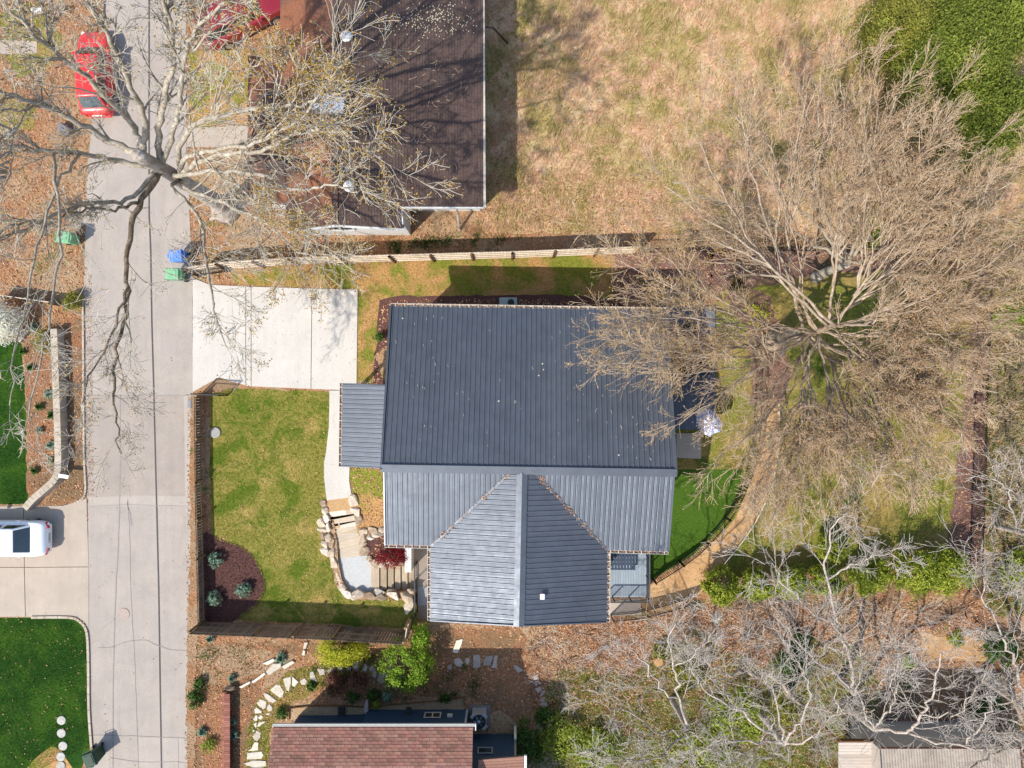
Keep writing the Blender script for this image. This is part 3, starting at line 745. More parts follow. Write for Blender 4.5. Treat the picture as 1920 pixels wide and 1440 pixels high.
house = thing('metal_roof_house', 'large house with slate blue ribbed metal roof in the middle of the lot', 'house', P(960, 850))
RZ, NE_Z, SE_Z = 5.9, 3.9, 4.92
NW, NEc, RE, RW = P(733, 574, NE_Z), P(1249, 582, NE_Z), P(1268, 889, RZ), P(715, 880, RZ)
roof_panels(house, [NW, NEc, RE, RW], (NW, NEc), 0, .2286, M['metalroof'])
z1 = RZ-.1
VT1, VT2 = P(955, 888, z1-.02), P(1006, 889, z1-.02)
VB1, VB2 = P(809, 1023, SE_Z), P(1138, 1031, SE_Z)
roof_panels(house, [P(720, 880, z1), VT1, VB1, P(722, 1021, SE_Z)], (P(722, 1021, SE_Z), VB1), 0, .2286, M['metalroof'])
roof_panels(house, [VT2, P(1264, 891, z1), P(1253, 1034, SE_Z), VB2], (VB2, P(1253, 1034, SE_Z)), 0, .2286, M['metalroof'])
GT, GB = P(979, 887, RZ+.02), P(973, 1173, RZ+.02)
roof_panels(house, [GT, GB, P(807, 1163, SE_Z), P(808, 1022, SE_Z), P(955, 887, RZ-.12)], (P(808, 1022, SE_Z), P(807, 1163, SE_Z)), 0, .2286, M['metalroof'])
roof_panels(house, [GB, GT, P(1006, 888, RZ-.12), P(1139, 1031, SE_Z), P(1138, 1166, SE_Z)], (P(1139, 1031, SE_Z), P(1138, 1166, SE_Z)), 0, .2286, M['metalroof'])
# caps, valleys
MB().beam(RW+Vector((-.02, .05, .05)), RE+Vector((.02, .05, .05)), .34, .035).build('ridge_cap', M['ridgecap'], house, True)
gm = MB()
for sx in (-1, 1):
    a, b = GT+Vector((0, 0, .07)), GB+Vector((0, -.03, .07)); off = Vector((sx*.24, 0, -.06))
    gm.add([a, b, b+off, a+off], [(0, 1, 2, 3) if sx < 0 else (3, 2, 1, 0)])
gm.build('ridge_cap', M['ridgecap'], house, True)
for a, b in ((VT1, VB1), (VT2, VB2)):
    MB().beam(a+Vector((0, 0, .02)), b+Vector((0, 0, .02)), .1, .03).build('valley_flashing', M['ridgecap'], house, True)
for a, b in ((NW, RW), (NEc, RE)):
    MB().beam(a+Vector((0, 0, .02)), b+Vector((0, 0, .02)), .09, .14).build('rake_trim', M['ridgecap'], house, True)
for a, b in ((P(722, 1021, SE_Z), P(720, 880, z1)), (P(1253, 1034, SE_Z), P(1264, 891, z1)), (P(807, 1163, SE_Z), GB), (P(1138, 1166, SE_Z), GB)):
    MB().beam(a, b, .05, .14).build('rake_trim', M['white' if a.x < -4 and a.y > -11 else 'ridgecap'], house, True)
# porch roof
pz0, pz1 = 2.75, 3.35
pr = [P(643, 718, pz0), P(640, 875, pz0), P(722, 879, pz1), P(726, 721, pz1)]
roof_panels(house, pr, (pr[0], pr[1]), 0, .2286, M['metalroof'], name='porch_roof_panel')
MB().box(P(652, 725, 1.4)+Vector((.15, -.2, 0)), (.14, .14, 2.7)).build('porch_post', M['white'], house, True)
MB().box(P(650, 868, 1.4)+Vector((.15, .2, 0)), (.14, .14, 2.7)).build('porch_post', M['white'], house, True)
def gutter(parent, a, b, out, n):
    """trough with hanger straps"""
    d = (b-a).normalized(); w = .13
    o = Vector(out).normalized()
    g = MB()
    g.beam(a+o*.005+Vector((0, 0, -.06)), b+o*.005+Vector((0, 0, -.06)), .012, .11)
    g.beam(a+o*w+Vector((0, 0, -.06)), b+o*w+Vector((0, 0, -.06)), .018, .12)
    g.beam(a+o*w/2+Vector((0, 0, -.115)), b+o*w/2+Vector((0, 0, -.115)), w, .012)
    for e in (a, b): g.beam(e+Vector((0, 0, -.06)), e+o*w+Vector((0, 0, -.06)), .015, .12)
    go = g.build('gutter', M['gutter'], parent, True)
    hm = None
    for i in range(n):
        p = a.lerp(b, (i+.5)/n)
        m_ = MB().beam(p+Vector((0, 0, .005)), p+o*(w+.01)+Vector((0, 0, .005)), .035, .012).build('gutter_strap', M['gutter'], go)
    c = []
    L = (b-a).length
    k = int(L*45)
    cc = np.array([a+d*random.uniform(.2, L-.1)+o*random.uniform(.02, w-.02)+Vector((0, 0, -.07+random.uniform(0, .03))) for _ in range(k)])
    q = link_mesh('gutter_debris', quads_mesh('gutter_debris', cc, (.015, .05), .6), M['litterleaf'], go); q['kind'] = 'stuff'
    return go
gutter(house, NW, NEc, (0, 1, 0), 30)
gutter(house, P(722, 1021, SE_Z), VB1, (0, -1, 0), 6)
gutter(house, VB2, P(1253, 1034, SE_Z), (0, -1, 0), 8)
gutter(house, P(807, 1024, SE_Z), P(807, 1163, SE_Z), (-1, 0, 0), 10)
gutter(house, P(1139, 1033, SE_Z), P(1138, 1166, SE_Z), (1, 0, 0), 10)
gutter(house, P(642, 718, pz0), P(640, 875, pz0), (-1, 0, 0), 10)
# walls (mostly under the eaves)
wz = MB()
def wall_loop(name, pts, z0, z1f, mat, parent):
    mb = MB(); n = len(pts)
    for i in range(n):
        a, b = pts[i], pts[(i+1) % n]
        mb.add([(a[0], a[1], z0), (b[0], b[1], z0), (b[0], b[1], b[2]), (a[0], a[1], a[2])], [(0, 1, 2, 3)])
    return mb.build(name, mat, parent, True)
i1 = .45
wall_loop('wall', [(NW.x+i1, NW.y-i1, 3.85), (RW.x+i1, RW.y, 5.75), (RW.x+i1, P(722, 1021, SE_Z).y+i1, 4.9), (RE.x-i1, P(722, 1021, SE_Z).y+i1, 4.9), (RE.x-i1, RE.y, 5.75), (RE.x-i1, NEc.y-i1, 3.85)], -1.7, 0, M['cream'], house)
xl, xr = P(807, 1100, SE_Z).x+i1, P(1138, 1100, SE_Z).x-i1; yb = GB.y+i1
wall_loop('gable_wall', [(xl, -8, 4.85), (xl, yb, 4.85), (GB.x, yb, 5.8), (xr, yb, 4.85), (xr, -8, 4.85)], -1.7, 0, M['cream'], house)
# roof vent
vt = MB()
vb = P(1017, 1112, 5.55)
vt.lathe(vb, [(.05, -.3), (.05, .28), (.045, .3)], 10)
vt.box(vb+Vector((-.06, -.1, .02)), (.26, .3, .03)); vt.box(vb+Vector((-.02, -.06, .34)), (.2, .24, .05))
vt.build('roof_vent', M['white'], house, True)
# electric fan of the heat pump behind the eave
hp = thing('heat_pump', 'grey heat pump with slatted case against the north side of the house', 'heat pump', P(953, 568))
MB().box(P(953, 567, .45), (.9, .4, .9)).build('case', plain('heat_pump_grey', A(176, 186, 178), .5), hp, True)
MB().lathe(P(958, 567, .9), [(.17, 0), (.17, .02), (.1, .03), (.02, .02)], 16).build('fan_grille', M['dark'], hp, True)
# debris on the roof
mb = MB()
def on_plane(px, py, a, b, c, lift=.03):
    n = (b-a).cross(c-a).normalized(); o = Vector((0, 0, HCAM)); d = P(px, py)-o
    return o+d*((a-o).dot(n)/d.dot(n))+Vector((0, 0, lift))
vl = []
for a, b in ((VT1, VB1), (VT2, VB2)):
    for f, k in ((.03, 60), (.3, 60), (.5, 20), (.75, 40), (.85, 60)) if a is VT1 else ((.05, 50), (.12, 40), (.33, 30), (.45, 60), (.7, 50), (.8, 20)):
        for _ in range(int(k*.5)):
            p = a.lerp(b, min(.98, max(.01, f+random.gauss(0, .03)))); vl.append(p+Vector((random.gauss(0, .07), random.gauss(0, .07), .06+random.uniform(0, .05))))
    for _ in range(60):
        p = a.lerp(b, random.random()); vl.append(p+Vector((random.gauss(0, .04), random.gauss(0, .04), .05)))
q = link_mesh('leaf_debris', quads_mesh('leaf_debris', np.array(vl), (.02, .06), .6, .4), M['litterleaf'], house, True); q['kind'] = 'stuff'
bits = []
for _ in range(70):
    px, py = random.uniform(740, 1240), random.uniform(590, 880)
    p = on_plane(px, py, NW, NEc, RE); a = random.gauss(1.5, .5); L = random.uniform(.03, .12)
    q_ = p+Vector((math.cos(a)*L, math.sin(a)*L, 0)); mb.beam(p, q_, .014, .012)
    if random.random() < .4: mb.beam(q_, q_+Vector((random.uniform(-.08, .08), random.uniform(0, .1), 0)), .012, .01)
for px, py in ((1017, 682), (1019, 693), (1010, 704), (755, 597), (935, 752), (1160, 853)):
    p = on_plane(px, py, NW, NEc, RE); mb.box(p, (.07, .05, .03), random.random())
q = mb.build('twig_debris', M['twigpale'], house, True); q['kind'] = 'stuff'

# small deck on the south east corner
dk = thing('deck', 'small grey deck with black railing at the corner of the metal roofed house', 'deck', P(1180, 1080))
dz = .9
x0, x1 = P(1130, 1080, dz).x, P(1212, 1080, dz).x; y0, y1 = P(1180, 1119, dz).y, P(1180, 1010, dz).y
nb = 17; bw = (x1-x0)/nb
for i in range(nb):
    MB().box((x0+bw*(i+.5), (y0+y1)/2, dz), (bw-.008, y1-y0, .035)).build('deck_board', M['deck'], dk, True)
fm = MB(); fm.box(((x0+x1)/2, y0+.03, dz-.14), (x1-x0, .05, .22)); fm.box((x1-.03, (y0+y1)/2, dz-.14), (.05, y1-y0, .22))
for x in (x0+.1, x1-.1): fm.box((x, y0+.12, dz/2-.1), (.12, .12, dz-.2))
fm.build('deck_frame', M['patio'], dk, True)
def balustrade(parent, a, b, h, sp, posts=1, name='baluster', lowmat='black'):
    MB().beam(a+Vector((0, 0, h)), b+Vector((0, 0, h)), .05, .05).build('top_rail', M[lowmat], parent, True)
    MB().beam(a+Vector((0, 0, .1)), b+Vector((0, 0, .1)), .035, .035).build('bottom_rail', M[lowmat], parent, True)
    L = (b-a).length; n = max(2, int(L/sp)); me = None
    for i in range(1, n):
        p = a.lerp(b, i/n)
        if me is None: me = mesh(name, *(lambda m: (m.v, m.f))(MB().beam((0, 0, .1), (0, 0, h), .018, .018)))
        o = link_mesh(name, me, M[lowmat], parent); o.location = p-Vector(parent.location)
    for i in range(posts+1):
        p = a.lerp(b, i/posts); MB().beam(p, p+Vector((0, 0, h+.06)), .06, .06).build('post', M[lowmat], parent, True)
da, db, dc_ = Vector((x0, y0+.02, dz+.02)), Vector((x1-.02, y0+.02, dz+.02)), Vector((x1-.02, y1-.3, dz+.02))
for hh in [.1+.085*i for i in range(10)]: MB().beam(da+Vector((0, 0, hh)), db+Vector((0, 0, hh)), .012, .012).build('rail_cable', M['black'], dk, True)
MB().beam(da+Vector((0, 0, .95)), db+Vector((0, 0, .95)), .05, .05).build('top_rail', M['black'], dk, True)
for f in (.0, .22, .6, 1): MB().beam(da.lerp(db, f), da.lerp(db, f)+Vector((0, 0, .95)), .05, .05).build('post', M['black'], dk, True)
for hh in [.1+.085*i for i in range(10)]: MB().beam(db+Vector((0, 0, hh)), dc_+Vector((0, 0, hh)), .012, .012).build('rail_cable', M['black'], dk, True)
MB().beam(db+Vector((0, 0, .95)), dc_+Vector((0, 0, .95)), .05, .05).build('top_rail', M['ridgecap'], dk, True)
for f in (.4, .8): MB().beam(db.lerp(dc_, f), db.lerp(dc_, f)+Vector((0, 0, .95)), .05, .05).build('post', M['black'], dk, True)
# slatted bench on the deck, half under the eave
tb = thing('slatted_table', 'low dark slatted table standing on the grey deck', 'table', (P(1166, 1050, dz+.3).x, P(1166, 1050, dz+.3).y, dz))
navym = plain('navy_slats', A(50, 66, 90), .6)
for i in range(9):
    MB().box((-.62+.155*i, 0, .32), (.11, 1.0, .03)).build('slat', navym, tb)
for y in (-.45, 0, .45): MB().box((0, y, .29), (1.36, .07, .03)).build('crossbar', navym, tb)
for x in (-.6, .6):
    for y in (-.42, .42): MB().box((x, y, .14), (.07, .07, .27)).build('leg', navym, tb)
cs = MB().prism([P(x, y) for x, y in [(1130, 1128), (1201, 1122), (1203, 1152), (1130, 1156)]], -.03, .03, .01).build('concrete_pad', M['olddrive'])
tag(cs, 'pale concrete pad between the house gable and the tan gravel path', 'paving'); PAVED.append([(1130, 1128), (1201, 1122), (1203, 1152), (1130, 1156)])

# back patio, umbrella, furniture
pt = thing('patio', 'dark grey board patio in the shade behind the house', 'patio', P(1300, 680))
for i in range(17):
    x0_ = P(1245+5.6*i, 0).x; MB().box((x0_+.07, (P(0, 575).y+P(0, 805).y)/2, .1), (.148, P(0, 575).y-P(0, 805).y, .05)).build('patio_board', M['patio'], pt, True)
um = thing('patio_umbrella', 'open tilted patio umbrella with blue and white pattern', 'umbrella', P(1312, 775, .12))
def pattern_mat():
    m, nt, b = new_mat('blue_white_fabric'); v = coords(nt)
    c = ramp(nt, noise(nt, v, 7, 3, .6, 2.2), [(.42, (.07, .09, .24, 1)), (.5, (.30, .33, .55, 1)), (.55, (.78, .78, .82, 1))])
    nt.links.new(c, b.inputs['Base Color']); b.inputs['Roughness'].default_value = .9; return m
MB().lathe((0, 0, 0), [(.26, 0), (.26, .06), (.05, .09), (.025, .1), (.025, 2.2), (.015, 2.25)], 12).build('pole', M['galv'], um)
can = bmesh.new()
cv = [can.verts.new((0, 0, 2.3))]; rings = []
for ri, (rr, zz) in enumerate(((.25, 2.2), (.5, 2.04), (.74, 1.78))):
    rings.append([can.verts.new((rr*math.cos(k*math.pi/8)*(1 if k % 2 == 0 else .93)*(1.0+.08*math.sin(k*1.1)), rr*math.sin(k*math.pi/8)*(1 if k % 2 == 0 else .93)*(.86+.1*math.cos(k*.9)), zz-(.0 if k % 2 == 0 else .07))) for k in range(16)])
for k in range(16):
    can.faces.new((cv[0], rings[0][k], rings[0][(k+1) % 16]))
    for a_, b_ in zip(rings, rings[1:]): can.faces.new((a_[k], b_[k], b_[(k+1) % 16], a_[(k+1) % 16]))
me = bpy.data.meshes.new('canopy'); can.to_mesh(me); can.free()
co = link_mesh('canopy', me, pattern_mat(), um); co.location = (0, 0, 0); co.rotation_euler = (R(10), R(8), R(-38))
def patio_sofa(px, py, rz, lab):
    t = thing('patio_sofa', lab, 'sofa', P(px, py, .125), rz)
    m1 = plain('navy_cushion', A(44, 52, 74), .8); m2 = M['dark']
    MB().box((0, 0, .18), (1.6, .75, .22)).build('frame', m2, t)
    for x in (-.38, .38):
        MB().box((x, -.03, .36), (.72, .6, .15)).build('seat_cushion', m1, t); MB().box((x, .3, .55), (.72, .15, .4)).build('back_cushion', m1, t)
    for x in (-.8, .8): MB().box((x, 0, .35), (.1, .75, .35)).build('armrest', m2, t)
patio_sofa(1298, 690, R(180), 'navy cushioned sofa on the shaded back patio, nearer the umbrella')
patio_sofa(1292, 640, R(90), 'navy cushioned sofa on the shaded back patio, farther from the umbrella')
ta = thing('coffee_table', 'small dark square table between the patio sofas', 'table', P(1318, 655, .125))
MB().box((0, 0, .4), (.6, .6, .04)).build('table_top', M['patio'], ta)
for x in (-.25, .25):
    for y in (-.25, .25): MB().box((x, y, .19), (.05, .05, .38)).build('leg', M['dark'], ta)

# ------------------------------------------------------------------ fences
def picket_fence(name, label, pts, h, mats, inner, sp=.145, post_every=2.35, rails=(.2, .55, .88), pk=(.12, .018), proud=True, heights=None):
    """pts ground px; inner = +1/-1 which side carries the rails and posts"""
    W = [P(*p) for p in pts]; t = thing(name, label, 'fence', W[0])
    me = None; base = Vector(t.location)
    mp, mr, mpo = mats
    for a, b in zip(W, W[1:]):
        d = (b-a); L = d.length; d.normalize(); nrm = Vector((-d.y, d.x, 0))*inner; ang = math.atan2(d.y, d.x)
        n = int(L/sp); 
        for i in range(n):
            p = a+d*(sp*(i+.5)*L/(n*sp))
            if me is None: me = mesh('picket', *(lambda m: (m.v, m.f))(MB().box((0, 0, h/2), (pk[0], pk[1], h))))
            o = link_mesh('picket', me, M[mp], t); o.location = p-base; o.rotation_euler = (0, 0, ang); o.scale = (1, 1, random.uniform(.985, 1.01))
        k = max(1, round(L/post_every))
        for i in range(k):
            a2, b2 = a.lerp(b, i/k), a.lerp(b, (i+1)/k)
            for rz in rails:
                MB().beam(a2+nrm*.035+Vector((0, 0, h*rz)), b2+nrm*.035+Vector((0, 0, h*rz)), .04, .09).build('rail', M[mr], t, True)
        for i in range(k+1):
            p = a.lerp(b, i/k)+nrm*.1
            MB().beam(p, p+Vector((0, 0, h+.03)), .09, .09, up=d).build('post', M[mpo], t, True)
    return t
picket_fence('wood_fence', 'low brown picket fence between the road and the front lawn', [(378, 742), (379, 900), (382, 1040), (385, 1166)], .9, ('picket', 'rail', 'post'), 1, rails=(.25, .9))
picket_fence('wood_fence', 'tall brown fence along the bottom of the front lawn', [(385, 1165), (500, 1170), (640, 1176), (766, 1184)], 1.9, ('picket', 'rail', 'post'), 1, rails=(.15, .5, .88))
picket_fence('wood_fence', 'pale sunlit fence between the side lawn and the brown roofed house', [(375, 512), (430, 503), (560, 494), (740, 489), (960, 483), (1190, 474)], 1.75, ('palepicket', 'palerail', 'darkpost'), -1, rails=(.12, .4, .68, .94))
picket_fence('fence_return', 'short pale fence panel closing the corner by the lime shrub', [(768, 1184), (772, 1158)], 1.7, ('palepicket', 'palerail', 'post'), 1)
gt = thing('metal_gate', 'open black metal gate at the end of the low road fence', 'gate', P(362, 735))
g0, g1 = P(379, 738), P(427, 741)
balustrade(gt, g0, g1, 1.25, .11, 1)
MB().beam(g0+Vector((0, 0, .9)), g1+Vector((0, 0, .9)), .035, .035).build('middle_rail', M['black'], gt, True)
gt2 = thing('metal_gate', 'open black metal gate at the top corner of the white driveway', 'gate', P(365, 520))
g0, g1 = P(372, 518), P(430, 509)
balustrade(gt2, g0, g1, 1.2, .11, 1)
def metal_fence(name, label, pts, h, sp, post_every):
    W = [P(*p) for p in pts]; t = thing(name, label, 'fence', W[0]); base = Vector(t.location); me = None; acc = 0
    for a, b in zip(W, W[1:]):
        L = (b-a).length
        for hh in (.12, h-.12): MB().beam(a+Vector((0, 0, hh)), b+Vector((0, 0, hh)), .035, .04).build('rail', M['black'], t, True)
        n = max(1, round(L/sp))
        for i in range(n):
            p = a.lerp(b, (i+.5)/n)
            if me is None: me = mesh('picket', *(lambda m: (m.v, m.f))(MB().box((0, 0, h/2), (.018, .018, h))))
            o = link_mesh('picket', me, M['black'], t); o.location = p-base
        acc += L
        if acc > post_every or a is W[0]:
            acc = 0; MB().box(a+Vector((0, 0, h/2+.03)), (.06, .06, h+.06)).build('post', M['black'], t, True)
    return t
cp = catmull([Vector((a, b, 0)) for a, b in [(1222, 1083), (1250, 1066), (1298, 1033), (1340, 990), (1372, 945), (1396, 890), (1410, 830), (1414, 770), (1416, 690), (1404, 630)]], 2)
metal_fence('metal_fence', 'curved black metal fence between the bright turf and the tan path', [(v.x, v.y) for v in cp], 1.2, .105, 1.5)
metal_fence('metal_fence', 'black metal fence down the right edge of the back lawn', [(1836, 470), (1834, 560), (1830, 650), (1826, 740), (1824, 830), (1822, 900), (1821, 915), (1819, 980), (1817, 1055), (1815, 1110)], 1.2, .11, 2.0)
metal_fence('metal_fence', 'black metal fence along the far end of the back lawn under the tan tree', [(1195, 474), (1290, 473), (1380, 472), (1470, 471), (1560, 471), (1650, 470), (1740, 470), (1836, 469)], 1.2, .11, 2.0)
metal_fence('metal_fence', 'thin black wire fence along the bottom of the tan path', [(1145, 1152), (1190, 1148), (1225, 1140), (1262, 1130), (1303, 1117)], 1.2, .06, 1.4)

# ------------------------------------------------------------------ upper house with old brown shingles
uh = thing('shingled_house', 'low house with old brown shingle roof at the top of the picture', 'house', P(690, 200))
def shingle_face(parent, poly, eave_dir, exposure, name, mat, clip_n=60):
    """courses as thin overlapping strips clipped to the face polygon; one mesh"""
    s = Vector(eave_dir).normalized(); n = None
    n = Vector((0, 0, 0))
    for i in range(len(poly)): n += (poly[i]-poly[0]).cross(poly[(i+1) % len(poly)]-poly[0])
    n.normalize()
    if n.z < 0: n = -n
    t = n.cross(s); o = poly[0]
    if t.z < 0: t = -t
    st = [((v-o).dot(s), (v-o).dot(t)) for v in poly]
    lo, hi = min(b for a, b in st), max(b for a, b in st)
    mb = MB(); k = int((hi-lo)/exposure)+1
    def cuts(tv):
        xs = []
        for i in range(len(st)):
            (a0, b0), (a1, b1) = st[i], st[(i+1) % len(st)]
            if (b0 > tv) != (b1 > tv): xs.append(a0+(a1-a0)*(tv-b0)/(b1-b0))
        return sorted(xs)
    for i in range(k):
        ta, tb_ = lo+i*exposure, min(lo+(i+1)*exposure, hi)
        xs = cuts((ta+tb_)/2)
        for u0, u1 in zip(xs[::2], xs[1::2]):
            x = u0
            while x < u1-.01:
                x2 = min(u1, x+random.uniform(.7, 1.2))
                jit = random.uniform(0, .006)
                mb.add([o+s*x+t*ta+n*(.013+jit), o+s*x2+t*ta+n*(.013+jit), o+s*x2+t*tb_+n*.004, o+s*x+t*tb_+n*.004,
                        o+s*x+t*ta, o+s*x2+t*ta], [(0, 1, 2, 3), (4, 5, 1, 0)])
                x = x2
    return mb.build(name, mat, parent, True)
er, rr_, wr_ = 2.6, 4.0, 3.15
E0, E1 = P(903, -90, er), P(906, 388, er)
R0, R1 = P(628, -90, rr_), P(628, 421, rr_)
def zE(px): return er+(rr_-er)*(906-px)/(906-628)
eastp = [E0, E1, P(752, 387, zE(752)), P(756, 428, zE(756)), R1, R0]
shingle_face(uh, eastp, (0, 1, 0), .14, 'roof_slope', M['oldroof'])
def zW(px): return wr_+(rr_-wr_)*(px-465)/(628-465)
westp = [R0, R1, P(540, 432, zW(540)), P(536, 384, zW(536)), P(465, 382, wr_), P(465, 104, wr_), P(527, 102, zW(527)), P(527, -90, zW(527))]
shingle_face(uh, westp, (0, 1, 0), .14, 'roof_slope', M['redroof'])  # west slope has a redder, lighter shingle mix than the east
for pl in (eastp, westp):
    mb = MB(); nn = len(pl); dn = Vector((0, 0, -.16)); lo_ = Vector((0, 0, -.02))
    vs = [v+lo_ for v in pl]+[v+dn for v in pl]; tri = tessellate_polygon([[v for v in vs[:nn]]])
    mb.add(vs, [tuple(a) for a in tri]+[tuple(i+nn for i in a[::-1]) for a in tri]+[(i, (i+1) % nn, nn+(i+1) % nn, nn+i) for i in range(nn)])
    mb.build('roof_deck', M['white'], uh, True)
MB().beam(R0+Vector((0, 0, .02)), R1+Vector((0, .0, .02)), .28, .02).build('ridge_cap', M['oldroof'], uh, True)
g = MB().beam(E0+Vector((.07, 0, -.06)), E1+Vector((.07, 0, -.06)), .11, .1); g.build('gutter', M['gutter'], uh, True)
dpipe = MB(); a = P(905, 50, er-.1); dpipe.tube([a, a+Vector((.5, .15, -.4)), a+Vector((1.2, .25, -2.2))], .05, 8); dpipe.build('downspout', M['black'], uh, True)
# walls: the white gable faces the camera side
wall_loop('wall', [(P(545, 0, 3.4).x, P(0, 441).y, 3.35), (R1.x, P(0, 441).y, 3.85), (P(752, 0, 3.2).x, P(0, 441).y, 3.2), (P(752, 0, 3.2).x, P(0, 396).y, 3.1), (E1.x-.25, P(0, 396).y, 2.5), (E0.x-.25, 30, 2.5), (P(536, 0, 3.4).x, 30, 3.3), (P(536, 0, 3.4).x, P(0, 112, 3.1).y, 3.3), (P(475, 0, 3).x, P(0, 112, 3.1).y, 3.0), (P(475, 0, 3).x, P(0, 392).y, 3.0), (P(545, 0, 3).x, P(0, 392).y, 3.3)], 0, 0, M['white'], uh)
MB().box(((P(655, 0).x), P(0, 441).y-.02, 1.9), (1.2, .06, .8)).build('window', M['glass'], uh, True)
fr = MB()
for dx in (-.62, 0, .62): fr.box((P(655, 0).x+dx, P(0, 441).y-.06, 1.9), (.06, .05, .9))
for dz_ in (-.43, .43): fr.box((P(655, 0).x, P(0, 441).y-.055, 1.9+dz_), (1.3, .05, .06))
fr.build('window_frame', M['white'], uh, True)
for a, b in ((P(540, 433, zW(540)), R1+Vector((0, -.02, 0))), (R1+Vector((0, -.02, 0)), P(757, 429, zE(756))), (P(756, 429, zE(756)), P(752, 388, zE(752))), (P(752, 388, zE(752)), E1)):
    MB().beam(a+Vector((0, -.03, -.1)), b+Vector((0, -.03, -.1)), .06, .2).build('fascia', M['white'], uh, True)
for px, py in ((651, 71), (656, 351)):
    z = zE(px); p = P(px, py, z)
    MB().lathe(p, [(.16, -.1), (.16, .12), (.27, .14), (.27, .2), (.18, .26), (.16, .27), (.12, .3), (.02, .3)], 18).build('roof_vent', M['white'], uh, True, True)
p = P(620, 198, 4.05)
ch = MB(); ch.box(p+Vector((-.02, -.02, .05)), (1.25, .62, .5), R(-3)); ch.box(p+Vector((.0, .05, .33)), (1.4, .78, .03), R(-3)); ch.box(p+Vector((.1, -.38, .1)), (1.0, .06, .3), R(-3))
ch.build('metal_chimney_cap', M['galv'], uh, True)
mb = MB()
for _ in range(260):
    px, py = random.gauss(815, 45), random.gauss(38, 14)
    if px < 895: mb.box(P(px, py, zE(px)+.03), (.05, .04, .02), random.random()*3)
q = mb.build('lichen_spots', plain('pale_lichen', A(214, 200, 170), .9), uh, True); q['kind'] = 'stuff'
mb = MB()
for cx_, cy_, k in ((790, 250, 16), (765, 320, 12), (830, 310, 10), (800, 140, 10), (870, 140, 6), (690, 250, 10), (825, 190, 5)):
    for _ in range(k):
        px, py = random.gauss(cx_, 14), random.gauss(cy_, 12); p = P(px, py, zE(px)+.04); a = random.random()*6.3
        for _ in range(2):
            L = random.uniform(.1, .25); q_ = p+Vector((math.cos(a)*L, math.sin(a)*L, 0)); mb.beam(p, q_, .014, .012); p = q_; a += random.uniform(-.8, .8)
q = mb.build('twig_debris', M['twigtan'], uh, True); q['kind'] = 'stuff'
pole = MB().tube([P(862, 432, 0), P(857, 394, 1.9)], [.07, .06], 8).build('leaning_post', M['barkgrey'])
tag(pole, 'grey post leaning against the recessed corner of the brown roofed house', 'post')

# ------------------------------------------------------------------ lower house with red brown shingles
bh = thing('tiled_house', 'navy house with speckled red brown shingle roof at the bottom edge', 'house', P(700, 1420))
ez = 3.6; pitch = .42
ya = P(0, 1364, ez).y; xa, xb = P(512, 0, ez).x, P(887, 0, ez).x
def slope_z(y): return ez+(ya-y)*pitch
yr = ya-6.0
dk_ = MB(); dk_.hexa([(xa, yr, slope_z(yr)-.16), (xb, yr, slope_z(yr)-.16), (xb, ya, ez-.16), (xa, ya, ez-.16)], [(xa, yr, slope_z(yr)-.02), (xb, yr, slope_z(yr)-.02), (xb, ya, ez-.02), (xa, ya, ez-.02)])
yb2 = yr-6.0
dk_.hexa([(xa, yb2, ez-.16), (xb, yb2, ez-.16), (xb, yr, slope_z(yr)-.16), (xa, yr, slope_z(yr)-.16)], [(xa, yb2, ez), (xb, yb2, ez), (xb, yr, slope_z(yr)), (xa, yr, slope_z(yr))])
dk_.build('roof_deck', M['redroof'], bh, True)
sl = math.atan(pitch); sm = []
for k in range(4):
    w_ = .33; m_ = MB().hexa([(0, 0, 0), (w_-.012, 0, 0), (w_-.012, .2, 0), (0, .2, 0)], [(0, 0, .028), (w_-.012, 0, .026), (w_-.012, .2, .006), (0, .2, .006)]); sm.append(mesh('shingle', m_.v, m_.f))
exp_ = .145; cnt = 0; rows = int((yr-ya)/-exp_/math.cos(sl))
stm = MB()
def roof_row(i, xs0, xs1):
    global cnt
    y = ya-i*exp_*math.cos(sl); x = xs0-(i % 2)*.165-random.uniform(0, .05)
    while x < xs1:
        x2 = min(x+.33, xs1); 
        yield max(x, xs0), x2, y
        x += .33
base = Vector(bh.location)
for i in range(rows):
    for x, x2, y in roof_row(i, xa, xb):
        if cnt < 300 and x2-x > .3 and i < 14:
            o = link_mesh('shingle', sm[0], M['shingle'], bh); o.location = Vector((x2, y, slope_z(y)+random.uniform(0, .006)))-base; o.rotation_euler = (-sl, 0, math.pi); cnt += 1
            o.rotation_euler = (sl, 0, math.pi)
        else:
            c_, s_ = math.cos(sl), math.sin(sl)
            stm.add([(x, y, slope_z(y)), (x2-.01, y, slope_z(y)), (x2-.01, y, slope_z(y)+.028), (x, y, slope_z(y)+.028), (x, y-.2*c_, slope_z(y)+.2*s_+.006), (x2-.01, y-.2*c_, slope_z(y)+.2*s_+.006)], [(1, 0, 3, 2), (2, 3, 4, 5)])
def isl_mat():
    m, nt, b = new_mat('red_brown_shingle_courses'); g = nt.nodes.new('ShaderNodeNewGeometry')
    c = ramp(nt, g.outputs['Random Per Island'], spread([A(140, 98, 86), A(164, 118, 104), A(182, 136, 118), A(150, 104, 92)], 0, 1))
    f = ramp(nt, noise(nt, coords(nt), 14, 7, .7), [(.3, (.8, .8, .8, 1)), (.7, (1.2, 1.2, 1.2, 1))])
    nt.links.new(mix(nt, 1.0, c, f, 'MULTIPLY'), b.inputs['Base Color']); b.inputs['Roughness'].default_value = .9; return m
M['shingle_isl'] = isl_mat()
q = stm.build('shingle_field', M['shingle_isl'], bh, True); q['kind'] = 'stuff'
